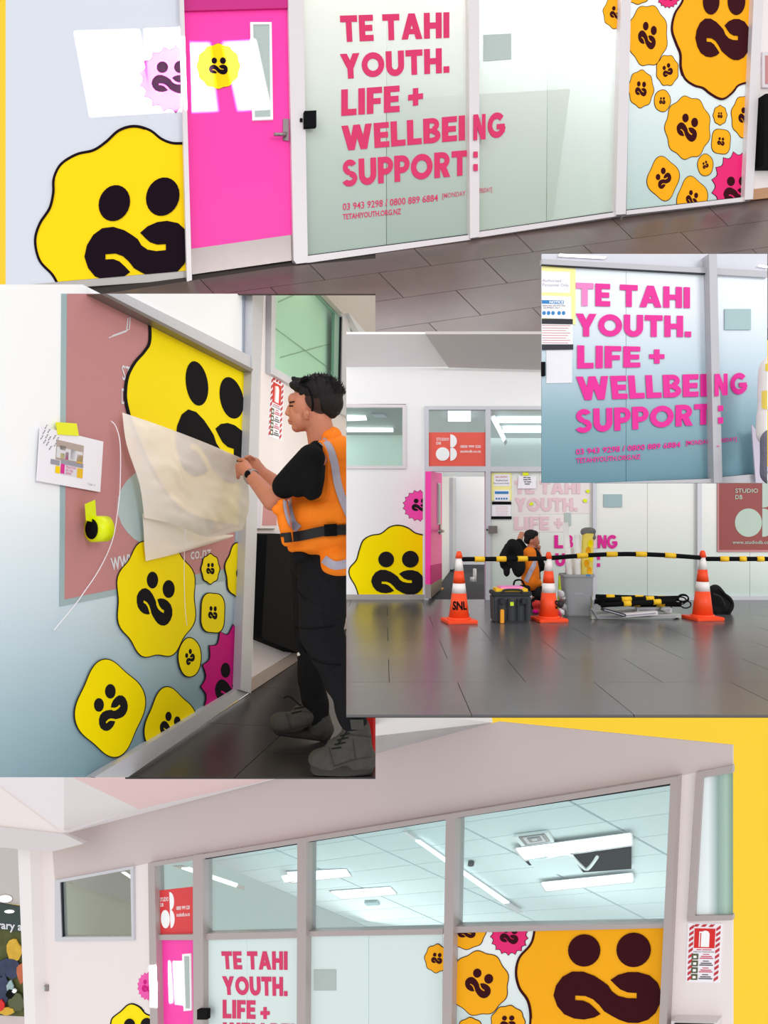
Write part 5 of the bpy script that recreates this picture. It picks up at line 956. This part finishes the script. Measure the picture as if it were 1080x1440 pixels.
P = [(480 + x / 3.6, 460 + y / 3.6) for x, y in [(90, 1370), (85, 1352), (70, 1310), (42, 1260), (42, 1220), (75, 1180), (90, 1130), (110, 1080), (150, 1055), (200, 1045), (245, 1012), (290, 1003), (335, 1015), (375, 1042), (415, 1052)]]
traced(D, P, [(597, 842)], (480 + 284 / 3.6, 460 + 1292 / 3.6), (37, 0), (0, -37), 1.6, 'big yellow badge on the wall left of the open door, work site picture', cw_, 'badge_bright', 'badge_char', th=.001)
badge(D, (589, 711), 22.5, 22, 0, 'pink spiky badge on the wall left of the open door, work site picture', cw_, fill='badge_pink', dark='badge_char', spiky=True, th=.001, mu=.5, lw=.8, mc=(590, 714))

# ---- objects on the work site floor
def fl_at(x, y): return FD.at(x, y)
def cone_at(x, yb, ytop, lab, txt=None):
    c = fl_at(x, yb); H = (yb - ytop) / F * c.y; r = cone(c, H, lab)
    if txt:
        Hn = H; pts = lambda u, v: None
        cu = bpy.data.curves.new('t', 'FONT'); cu.body = txt; cu.offset = .03; o = bpy.data.objects.new('t', cu); TMP.collection.objects.link(o); me = evaluated(o); bpy.data.objects.remove(o)
        xs = [v.co.x for v in me.vertices]; ys = [v.co.y for v in me.vertices]; vs = []
        for v in me.vertices:
            u = (v.co.x - min(xs)) / (max(xs) - min(xs)) - .5; h = .19 + .125 * (v.co.y - min(ys)) / (max(ys) - min(ys)); rad = (.155 + (.035 - .155) * h) * Hn + .002
            off_ = .35 if len(txt) == 1 else 0; A_ = -math.pi / 2 + (u * (1.65 if len(txt) > 1 else .5)) + off_ * 2.4; vs.append(c + Vector((rad * math.cos(A_), rad * math.sin(A_), h * Hn)))
        link('lettering', vs, [tuple(p.vertices) for p in me.polygons], 'black', r)
    return c, H
cL = cone_at(645.5, 875, 777, 'orange traffic cone marked SNL, left of the tool case', 'SNL'); cM = cone_at(771.5, 873, 778, 'orange traffic cone between the tool case and the grey bin', 'S'); cR = cone_at(988, 871, 776, 'orange traffic cone in front of the black backpack')
def pole(p, q, lab, bands, sag=0):
    r = thing('barrier_pole', lab, 'barrier pole', p); d = q - p
    tube('pole', [p.lerp(q, t_) + Vector((0, 0, sag * math.sin(math.pi * t_))) for t_ in [k / 8 for k in range(9)]], .0068, 'black', r, 10)
    for a, b in bands: tube('yellow_band', [p.lerp(q, t_) + Vector((0, 0, sag * math.sin(math.pi * t_))) for t_ in (a, (a + b) / 2, b)], .0082, 'case_yellow', r, 10)
def tip(cc, y): return Vector((cc[0].x, cc[0].y, -(y - 720) / F * cc[0].y))
pole(tip(cL, 786.5), tip(cM, 785.5), 'black and yellow barrier pole between the left and middle cones', [(.17, .28), (.41, .52), (.65, .76)])
pole(tip(cM, 785), tip(cR, 784.5), 'black and yellow barrier pole between the middle and right cones', [(.18, .25), (.37, .44), (.56, .63), (.75, .82)], .012)
pole(tip(cR, 786), W(1112, 786, cR[0].y * .98), 'black and yellow barrier pole running off the right edge', [(.2, .3), (.42, .5), (.62, .7), (.86, .95)])
for cc in (cL, cM, cR): pass
# tool case
tc0 = fl_at(720.5, 876); sx = lambda p_: p_ / F * tc0.y
tcase = thing('tool_case', 'dark grey tool case with yellow latches behind the left cone', 'tool case', tc0)
bw = sx(54); bh = sx(38); bd = sx(38)
box('case_body', tc0 + Vector((0, bd / 2, bh / 2)), (bw, bd, bh), 'case_grey', tcase, 0, .06, .96); box('lid', tc0 + Vector((0, bd / 2, bh + sx(2.5))), (bw * 1.03, bd * 1.03, sx(6)), 'case_dark', tcase, 0, .2)
for k in (-.34, -.1, .14, .36): box('rib', tc0 + Vector((bw * k, -.004, bh * .5)), (bw * .05, .012, bh * .8), 'case_dark', tcase)
for k in (-.28, .28): box('latch', tc0 + Vector((bw * k, -.008, bh * .82)), (bw * .12, .02, bh * .2), 'case_dark', tcase)
box('orange_strip', tc0 + Vector((-bw * .28, -.006, bh * .26)), (bw * .1, .016, bh * .5), 'case_orange', tcase); box('lime_sticker', tc0 + Vector((-bw * .03, -.012, bh * .72)), (bw * .09, .004, bh * .14), 'lime', tcase, 0, .1)
box('tray', tc0 + Vector((0, bd / 2, bh + sx(7))), (bw * .84, bd * .8, sx(5)), 'case_yellow', tcase); tube('handle', [tc0 + Vector((bw * a, -.002, bh + sx(b))) for a, b in catmull([(-.26, 4), (-.22, 8), (0, 9), (.22, 8), (.26, 4)], 4)], sx(1.6), 'case_dark', tcase)
tag(box('pink_offcuts', tc0 + Vector((0, bd / 2, bh + sx(10.5))), (bw * .6, bd * .6, sx(3)), 'pink_sheet', None, .06), 'pink vinyl offcuts lying on the tool case', 'vinyl')
# bin
bn = fl_at(815, 867); kx = lambda p_: p_ / F * bn.y; bnr = thing('waste_bin', 'grey plastic bin holding the vinyl rolls', 'bin', bn)
def open_bin():
    vs, fs = [], []; n = 32
    def ring(a, b, z):
        out = []
        for k in range(n): t_ = 2 * math.pi * k / n; cs, sn = math.cos(t_), math.sin(t_); e = .35; out.append(bn + Vector((a * abs(cs) ** e * (1 if cs > 0 else -1), kx(17) + b * abs(sn) ** e * (1 if sn > 0 else -1), z)))
        return out
    H = kx(59); pr = [(kx(17), kx(13), 0), (kx(17.5), kx(13.5), kx(2)), (kx(21.5), kx(16.5), H * .93), (kx(23), kx(18), H * .94), (kx(23), kx(18), H), (kx(21), kx(16), H), (kx(17), kx(13), kx(4))]
    for a, b, z in pr: vs.extend(ring(a, b, z))
    for i in range(len(pr) - 1):
        for j in range(n): q = (j + 1) % n; fs.append((i * n + j, i * n + q, (i + 1) * n + q, (i + 1) * n + j))
    fs.append(tuple(range(n - 1, -1, -1))); fs.append(tuple(range(len(vs) - n, len(vs)))); return vs, fs
v, f = open_bin(); link('bin_body', v, f, 'plastic_grey', bnr, False); box('label_patch', bn + Vector((0, kx(2.2), kx(38))), (kx(12), .002, kx(15)), 'ink_grey', bnr); box('blue_clip', bn + Vector((kx(12), kx(0), kx(58))), (kx(6), .006, kx(2.5)), 'ink_blue', bnr)
def roll(p, q, r, m, name, lab, cat='roll', extra=None):
    o = thing(name, lab, cat, p); d = (q - p); lathe('roll', p, [(r, 0), (r, d.length), (r * .6, d.length), (r * .6, d.length - .004)], m, o, 24, True, d)
    if extra: extra(o, p, d)
    return o
Yr = bn.y + kx(14)
roll(W(805, 860, Yr), W(795, 735, Yr - .02), kx(4.0), 'roll_white', 'vinyl_roll', 'thin white vinyl roll leaning left in the bin'); roll(W(813, 860, Yr), W(812, 752, Yr), kx(4.5), 'roll_white', 'vinyl_roll', 'upright white vinyl roll in the middle of the bin')
roll(W(806, 860, Yr + .03), W(803, 770, Yr + .03), kx(3.8), 'roll_white', 'vinyl_roll', 'shortest white vinyl roll behind the leaning one')
def cap(o, p, d):
    fused('cloth_cap', [('e', p + d + Vector((0, 0, .005)), (kx(11), kx(9), kx(7))), ('e', p + d + Vector((kx(4), 0, kx(-6))), (kx(8), kx(8), kx(5)))], 'cloth_grey', o, .004, 3, .004, 30)
    z = d.normalized()
    for i, (h, a) in enumerate(((.3, -1.9), (.45, -1.2), (.62, -1.7), (.8, -1.4), (.12, -1.4))):
        c0 = p + d * (.45 + h * .52); rr = kx(9.2); vs = []; P0 = []
        for k in range(16): t_ = 2 * math.pi * k / 16; A_ = a + .42 * math.cos(t_); P0.append(c0 + Vector((rr * math.cos(A_), rr * math.sin(A_), kx(5.5) * math.sin(t_))))
        link('printed_badge', P0, [tuple(range(16))], 'badge_bright' if i % 2 else 'badge_amber', o)
roll(W(823.5, 856, Yr), W(827, 750, Yr), kx(8.5), 'roll_white' if 0 else 'roll_yellow', 'printed_vinyl_roll', 'thick yellow badge-printed vinyl roll with a grey cap in the bin', 'roll', cap)
lv = fl_at(788, 858); tag(box('spirit_level', W(788, 833, lv.y + .04), (.016, .01, .13), 'lime', None, 0, .15, 1, ('Y', .04)), 'lime green level standing behind the middle cone', 'level')
kt = thing('hand_tools', 'grey hand tool kit heaped between the middle cone and the bin', 'tools', fl_at(790, 864))
for i, (x, y, s, m__) in enumerate([(789, 835, 5, 'alu'), (791, 842, 5, 'steel'), (788, 850, 5, 'case_dark'), (793, 854, 4.5, 'plastic_grey'), (790, 860, 4, 'sign_pale'), (786, 862, 4, 'ink_red')]): fused('tool_piece', [('e', W(x, y, 2.4), (kx(s), kx(s), kx(s * 1.1))), ('c', W(x - 3, y - 4, 2.4), W(x + 3, y + 4, 2.4), kx(2), kx(1.5))], m__, kt, .003, 1, .003, 60)
# pole and bracket pile
def bar(p, q, r, m, name, lab, bands=(), loop=True, cat='barrier pole'):
    o = thing(name, lab, cat, p, None); tube('pole', [p, p.lerp(q, .5), q], r, m, o, 8)
    for a, b in bands: tube('yellow_band', [p.lerp(q, a), p.lerp(q, b)], r * 1.12, 'case_yellow', o, 8)
    if loop:
        d = (q - p).normalized(); cI = q + d * .016; tube('end_loop', [cI + Vector((.016 * math.cos(t_), 0, .011 * math.sin(t_))) for t_ in [2 * math.pi * k / 16 for k in range(17)]], .002, 'black', o, 6)
    return o
for i, (x0, y0, x1, y1, bd_, lab, Yp) in enumerate([(838, 839, 954, 842, [(.12, .22), (.47, .57), (.75, .84)], 'topmost folded barrier pole of the pile beside the bin', 2.42), (840, 844, 953, 841, [(.3, .42), (.6, .7)], 'second folded barrier pole of the pile beside the bin', 2.38), (842, 848, 957, 850, [(.22, .34), (.42, .5), (.7, .8)], 'third folded barrier pole of the pile, with its end loop low', 2.40),
    (845, 851, 950, 845, [(.3, .4), (.7, .8)], 'fourth folded barrier pole of the pile, tilted upwards to the right', 2.36), (838, 846, 930, 853, [(.35, .45)], 'lowest folded barrier pole of the pile', 2.44)]): bar(W(x0, y0, Yp), W(x1, y1, Yp), .0075, 'black', 'folded_barrier_pole', lab, bd_)
tube('hook', [W(x, y, 2.37) for x, y in catmull([(836, 850), (838, 842), (846, 838), (850, 845), (842, 850)], 4)], .0018, 'black', None).name = 'wire_hook'
tag(bpy.data.objects['wire_hook'], 'thin wire hook at the left end of the pole pile', 'hook')
for i, (x0, y0, x1, y1, m__, lab, Yp, hh_) in enumerate([(832, 868, 958, 866, 'metal_scrap', 'long metal bracket rail lying lowest under the poles', 2.36, 5), (836, 862, 905, 858, 'metal_scrap', 'upper left metal rail under the poles', 2.42, 4), (876, 866, 925, 862, 'alu_light', 'short pale rail in front of the metal pile', 2.33, 5), (896, 858, 945, 858, 'alu', 'upper right aluminium rail under the poles', 2.40, 6), (848, 857, 880, 866, 'case_dark', 'dark clamp lying across the metal rails', 2.32, 4), (930, 856, 957, 869, 'metal_scrap', 'right-hand slanting metal rail of the pile', 2.38, 3), (834, 857, 842, 870, 'plastic_grey', 'left-hand slanting end bracket of the pile', 2.35, 3)]):
    p, q = W(x0, y0, Yp), W(x1, y1, Yp); d = q - p; o = thing('metal_rail', lab, 'metal rail', (p + q) / 2)
    n_ = Vector((-d.z, 0, d.x)).normalized() * kx(hh_) / 2; dp = Vector((0, .022, 0)); V = [p + n_, q + n_, q - n_, p - n_]; V += [a + dp for a in V]; link('rail', V, [(0, 3, 2, 1), (4, 5, 6, 7), (0, 1, 5, 4), (1, 2, 6, 5), (2, 3, 7, 6), (3, 0, 4, 7)], m__, o)
    n2 = n_ * .35; V = [p + n2 + d * .06, p + n2 + d * .94, p - n2 + d * .94, p - n2 + d * .06]; V = [a - Vector((0, .002, 0)) for a in V] + [a for a in V]; link('groove', V, [(0, 3, 2, 1), (4, 5, 6, 7), (0, 1, 5, 4), (1, 2, 6, 5), (2, 3, 7, 6), (3, 0, 4, 7)], 'ink_grey', o)
# black backpack
bp_ = fl_at(1014, 866); Yb = bp_.y + .07; bpk = thing('backpack', 'black backpack slumped behind the right cone', 'backpack', bp_)
fused('pack_body', [('e', W(1006, 843, Yb), (kx(15), .04, kx(22))), ('e', W(1015, 851, Yb), (kx(15), .045, kx(18))), ('e', W(1002, 858, Yb), (kx(13), .04, kx(12))), ('e', W(1018, 862, Yb), (kx(8), .035, kx(9)))], 'bag_black', bpk, .004, 4, .004, 25); tube('strap', [W(x, y, Yb - .04) for x, y in catmull([(1010, 828), (1022, 838), (1030, 848), (1026, 858), (1024, 866)], 4)], .004, 'bag_black', bpk); tube('zip', [W(x, y, Yb - .05) for x, y in catmull([(1003, 835), (1014, 840), (1020, 852)], 4)], .0015, 'ink', bpk)
# crouching colleague
YP = 2.62; q_ = lambda x, y, Y, r: (W(x, y, Y), m_(r, Y))
R2 = thing('person', 'person crouching in orange vest before the glass, dark hair, seen from behind', 'person', W(752, 850, YP))
def c2(x0, y0, r0, x1, y1, r1, Y0=YP, Y1=YP): return ('c', W(x0, y0, Y0), W(x1, y1, Y1), m_(r0, Y0), m_(r1, Y1))
b2 = [e_(748, 757, YP, 9.2, 10.5, 8.5), e_(753, 762, YP, 5.5, 7.5, 6), ('e', W(758, 763, YP), (m_(1.6, YP), m_(1.8, YP), m_(2, YP))), e_(747.5, 762.5, YP - .019, 1.6, 2.4, 1), c2(747, 765, 5, 746, 776, 6), c2(746, 778, 10, 748, 820, 11), c2(740, 780, 5.5, 730, 762, 5, YP + .0, YP + .04), c2(730, 762, 4.5, 733, 752, 3.6, YP + .04, YP + .07), c2(752, 780, 5.5, 763, 798, 4.6, YP, YP + .02), c2(763, 798, 4.2, 757, 776, 3.2, YP + .02, YP + .05), e_(757, 772, YP + .05, 3.2, 3.8, 2.5), e_(733, 753, YP + .08, 3.6, 3.6, 3)]
for k in range(4): b2 += [('c', W(755.5 + k * 1.3, 770, YP + .04), W(755 + k * 1.5, 767.5, YP + .045), .0032, .003), ('c', W(755 + k * 1.5, 767.5, YP + .045), W(756.5 + k * 1.2, 769, YP + .05), .003, .0028), ('c', W(731 + k * 1.6, 751.5, YP + .08), W(731.2 + k * 1.8, 748.2, YP + .085), .0032, .0028)]
b2 += [('c', W(754.5, 773, YP + .045), W(753.2, 770, YP + .045), .0034, .003), ('c', W(735.5, 754, YP + .075), W(738, 751.5, YP + .08), .0034, .003), c2(745, 822, 8, 756, 836, 6), c2(756, 836, 6, 748, 852, 5), c2(750, 822, 8, 768, 838, 6, YP, YP + .06)]
fused('body', b2, 'skin', R2, .0032, 2)
fused('hair', [e_(746.5, 753.5, YP, 10, 9, 9.3), e_(743, 758, YP, 6.5, 7.5, 8), e_(752, 750, YP, 5.5, 4.5, 7)], 'hair', R2, .0032, 1, .003, 60)
fused('t_shirt', [c2(752, 780, 8, 761, 797, 6.6, YP, YP + .01), c2(746, 780, 12, 748, 815, 12.5), c2(741, 780, 7, 730, 763, 6, YP, YP + .03)], 'shirt_black', R2, .004, 2)
v2o = fused('hi_vis_vest', [c2(745, 779, 10, 746, 800, 12.5, YP - .01, YP - .01), c2(746, 800, 12.5, 746, 818, 13, YP - .01, YP - .01), e_(749, 820, YP - .01, 14, 7, 12)], 'vest_orange', R2, .004, 3, .003, 30)
t2v = bvh(v2o)
for cl in ([(755, 786), (748, 800), (742, 812), (740, 818)],): 
    P0 = catmull(cl, 4); vs_, fs_ = [], []
    drape('reflective_stripe', None, t2v, 'reflective', R2, .003, 4, 14, lambda u, v: (P0[min(int(v * (len(P0) - 1)), len(P0) - 1)][0] + (u - .5) * 6, P0[min(int(v * (len(P0) - 1)), len(P0) - 1)][1] + (u - .5) * 3))
fused('trousers', [c2(746, 824, 9.5, 760, 836, 8), c2(760, 836, 8, 748, 853, 6.5), c2(748, 824, 10, 768, 840, 7.5, YP, YP + .06), c2(768, 840, 7, 756, 855, 6, YP + .06, YP + .03)], 'trousers', R2, .004, 2, .003, 40)
fused('shoe', [e_(745, 856, YP, 8, 4.5, 6)], 'boot', R2, .004, 1); fused('shoe', [e_(758, 857, YP + .03, 8, 4.5, 6)], 'boot', R2, .004, 1)
jk = thing('jacket', 'black jacket draped over the back of the crouching person', 'jacket', W(720, 790, YP - .04))
jb = fused('jacket_body', [c2(722, 768, 10, 728, 780, 10, YP - .05, YP - .05), e_(729, 793, YP - .05, 10, 19, 7), e_(714, 784, YP - .05, 9, 18, 7), e_(707, 793, YP - .05, 5, 8, 5), e_(712, 803, YP - .05, 5, 8, 5), c2(713, 768, 5, 706, 790, 4.5, YP - .07, YP - .07)], 'bag_black', jk, .004, 2, .006, 26)
rb = thing('red_kit_bag', 'red tool bag between the tool case and the middle cone', 'bag', W(755, 862, 2.5)); fused('bag_body', [e_(755, 850, 2.5, 7, 6.5, 6), e_(754, 860, 2.5, 6, 4, 6)], 'red_bag', rb, .004, 2, .003, 40); tube('strap', [W(x, y, 2.46) for x, y in catmull([(750, 846), (753, 838), (758, 838), (761, 846)], 4)], .003, 'black', rb); fused('magenta_pocket', [e_(753, 860, 2.47, 4.5, 3, 3)], 'badge_plum', rb, .003, 1)
bg2 = thing('tool_belt', 'black tool belt and bag beside the crouching person', 'tool belt', W(740, 826, 2.5)); fused('belt_bag', [e_(735, 828, 2.52, 12, 5, 6), e_(756, 834, 2.52, 6, 9, 6)], 'bag_black', bg2, .004, 2, .005, 50); tube('handle', [W(x, y, 2.48) for x, y in catmull([(722, 826), (724, 817), (733, 816), (738, 824)], 4)], .003, 'black', bg2)

# ================================================================== SMALL PICTURE: the headline close up
E = Plane((W(920, 520, 2.02)), (.08, -1, 0)); dx = lambda x: 740 + x / 3.176; dyy = lambda y: 340 + y / 3.176
def Q(*p): return [(dx(a), dyy(b)) for a, b in p]
cE = [(762, 357), (1079, 357), (1079, 679), (762, 679)]
w9 = sroot('window_9', E.at(900, 679), 'aluminium frame of the small close-up picture')
slab('upper_pane', [(762, 357), (997, 357), (997, 379), (762, 368)], E, -.012, .006, 'frost_upper' if 0 else 'pane_grey', w9, cE); slab('upper_pane', [(1008, 357), (1079, 357), (1079, 382), (1008, 378)], E, -.012, .006, 'pane_grey', w9, cE)
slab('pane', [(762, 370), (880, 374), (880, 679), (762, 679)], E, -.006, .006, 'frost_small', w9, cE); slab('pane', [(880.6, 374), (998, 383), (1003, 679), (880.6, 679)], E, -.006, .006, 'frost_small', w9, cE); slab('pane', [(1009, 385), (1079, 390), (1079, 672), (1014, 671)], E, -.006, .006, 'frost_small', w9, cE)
slab('transom', [(762, 364), (1001, 377), (1001, 384.5), (762, 371.5)], E, -.006, .014, 'alu_small', w9, cE); slab('transom', [(1008, 377), (1079, 381), (1079, 390), (1008, 386)], E, -.006, .014, 'alu_small', w9, cE)
slab('mullion', [(997, 357), (1008, 357), (1016, 679), (1004, 679)], E, -.01, .04, 'alu_small', w9, cE); slab('sill_rail', [(840, 679), (1002, 673), (1005, 679)], E, -.01, .03, 'alu_small', w9, cE); slab('sill_rail', [(1013, 671), (1079, 665), (1079, 679), (1013, 679)], E, -.01, .03, 'alu_small', w9, cE)
slab('gasket', band((997, 385), (1001, 673), 1.5), E, 0, .01, 'seal', w9, cE); slab('gasket', band((762, 372), (998, 385), 1.2), E, 0, .01, 'seal', w9, cE); slab('gasket', band((1014, 671), (1079, 665), 1.2), E, 0, .01, 'seal', w9, cE); slab('gasket', band((870, 679), (1001, 673), 1.2), E, 0, .01, 'seal', w9, cE)
lamp([(788, 357), (852, 361), (850, 363.5), (786, 360)], E, 'strip light above the transom of the small close-up', -.004, .004); lamp([(1068, 372), (1079, 374), (1079, 376.5), (1066, 374)], E, 'short strip light at the upper right of the small close-up', -.004, .004)
te = thing('window_lettering', 'large magenta headline with phone numbers in the small close-up picture', 'lettering', E.at(900, 500)); T_ = 'text_magenta'
headline('TE TAHI', Q((222, 182), (732, 203), (732, 296), (222, 285)), E, .002, T_, te, .001, None, {0: 'text_soft'}); headline('YOUTH.', Q((222, 320), (737, 331), (737, 425), (222, 422)), E, .002, T_, te, .001); headline('LIFE', Q((228, 462), (510, 468), (510, 560), (228, 566)), E, .002, T_, te, .001); headline('+', Q((550, 460), (618, 460), (618, 562), (550, 562)), E, .002, T_, te, .001)
headline('WELLBEI', Q((222, 602), (808, 590), (808, 690), (236, 708)), E, .002, T_, te, .001); headline('N', Q((842, 590), (900, 588), (900, 685), (842, 690)), E, .032, T_, te, .001); headline('G', Q((912, 587), (985, 583), (985, 680), (912, 684)), E, .002, T_, te, .001)
headline('SUPPORT', Q((220, 748), (830, 722), (830, 814), (222, 856)), E, .002, T_, te, .001); headline(':', Q((858, 705), (880, 704), (880, 811), (858, 812)), E, .032, T_, te, .001)
script('phone_line', '03 943 9298 / 0800 889 6884', Q((222, 925), (690, 892), (690, 918), (222, 952)), E, .003, T_, te, .02); script('hours_line', '[MONDAY', Q((714, 888), (818, 882), (818, 908), (714, 914)), E, .003, T_, te, .02); script('hours_line', 'RIDAY]', Q((870, 878), (940, 872), (940, 894), (870, 902)), E, .003, T_, te, .02); slab('hours_dash', Q((853, 911), (862, 910), (862, 914), (853, 915)), E, .032, .001, T_, te)
script('web_line', 'TETAHIYOUTH.ORG.NZ', Q((222, 966), (512, 948), (512, 970), (224, 990)), E, .003, T_, te, .02)
tag(slab('notice_patch', Q((887, 300), (1004, 300), (1004, 392), (887, 392)), E, .001, .003, 'patch_blue'), 'grey-green patch on the right pane of the small close-up', 'notice')
ye = thing('safety_notice_board', 'cream sheet with cropped safety notices in the small close-up', 'notice', E.at(785, 430)); slab('board', Q((68, 108), (220, 120), (220, 370), (68, 360)), E, .0005, .001, 'board_yellow', ye, cE)
slab('notice', Q((60, 130), (195, 135), (195, 228), (60, 225)), E, .0015, .001, 'paper', ye, cE); slab('notice', Q((60, 240), (200, 245), (200, 345), (60, 340)), E, .0015, .001, 'paper', ye, cE); slab('notice', Q((60, 365), (208, 367), (208, 460), (60, 458)), E, .0015, .001, 'paper', ye, cE)
slab('tape_bar', Q((60, 343), (208, 345), (208, 368), (60, 366)), E, .003, .001, 'ink', ye, cE); slab('tape_bar', Q((60, 458), (210, 458), (210, 481), (60, 483)), E, .003, .001, 'ink', ye, cE); slab('lower_sheet', Q((90, 481), (205, 481), (205, 630), (90, 632)), E, .0005, .001, 'frost_sheet' if 0 else 'sign_pale', ye, cE)
slab('notice_header', Q((68, 260), (168, 262), (168, 278), (68, 276)), E, .0026, .0006, 'ink_blue', ye, cE); script('lettering', 'NOTICE', Q((104, 263), (166, 264), (166, 276), (104, 275)), E, .0036, 'white', ye, .03)
script('lettering', 'PERSONAL PROTECTIVE\nEQUIPMENT ONLY', Q((72, 282), (176, 283), (170, 300), (78, 299)), E, .003, 'ink', ye); script('lettering', 'Authorised\nPersonnel Only', Q((72, 165), (190, 168), (190, 205), (72, 203)), E, .003, 'ink_grey', ye)
for k, x in enumerate((80, 100, 120, 147, 167)): slab('safety_symbol', Q(*[(x + 8 * math.cos(a), 318 + 9 * math.sin(a)) for a in [2 * math.pi * i / 14 for i in range(14)]]), E, .0026, .0006, 'ink_blue', ye)
slab('small_print', [Q((72, 372 + k * 11), (198 - (k % 3) * 10, 373 + k * 11), (198 - (k % 3) * 10, 376 + k * 11), (72, 375 + k * 11)) for k in range(8)], E, .0026, .0004, 'sign_rose', ye, cE)
tag(slab('door_access_reader', Q((55, 536), (86, 536), (86, 598), (55, 600)), E, .0, .008, 'black', None, cE), 'black access reader at the left edge of the small close-up', 'access reader')
YE = 1.93
pr = thing('printed_vinyl_roll', 'badge-printed vinyl roll cropped at the right edge of the close-up', 'roll', W(1076, 560, YE)); ro = fused('roll', [c_(1090, 520, YE, 22, 1084, 560, YE, 18), c_(1084, 555, YE, 17, 1085, 590, YE, 19), c_(1084, 585, YE, 19, 1082, 610, YE, 18)], 'roll_white', pr, .004, 3, .002, 20, 1079)
tre = bvh(ro)
for q in ([(1071, 550), (1079, 549), (1079, 576), (1071, 574)], [(1076, 512), (1079, 511), (1079, 522), (1076, 521)]): drape('printed_badge', q, tre, 'roll_yellow', pr, .002, 4, 6)
lc = slab('pale_card', [(1057, 597), (1063, 604), (1068, 600), (1079, 598), (1079, 679), (1063, 679)], E, .03, .004, 'cloth_lilac'); tag(lc, 'pale lilac card beside the grey bag in the small close-up', 'card')
gb = thing('grey_cloth_bag', 'grey cloth bag cropped at the lower right of the close-up', 'bag', W(1076, 640, 1.9)); fused('bag_body', [c_(1088, 620, 1.9, 18, 1088, 665, 1.9, 18)], 'cloth_slate', gb, .004, 2, .002, 20, 1079)

bpy.data.scenes.remove(TMP)
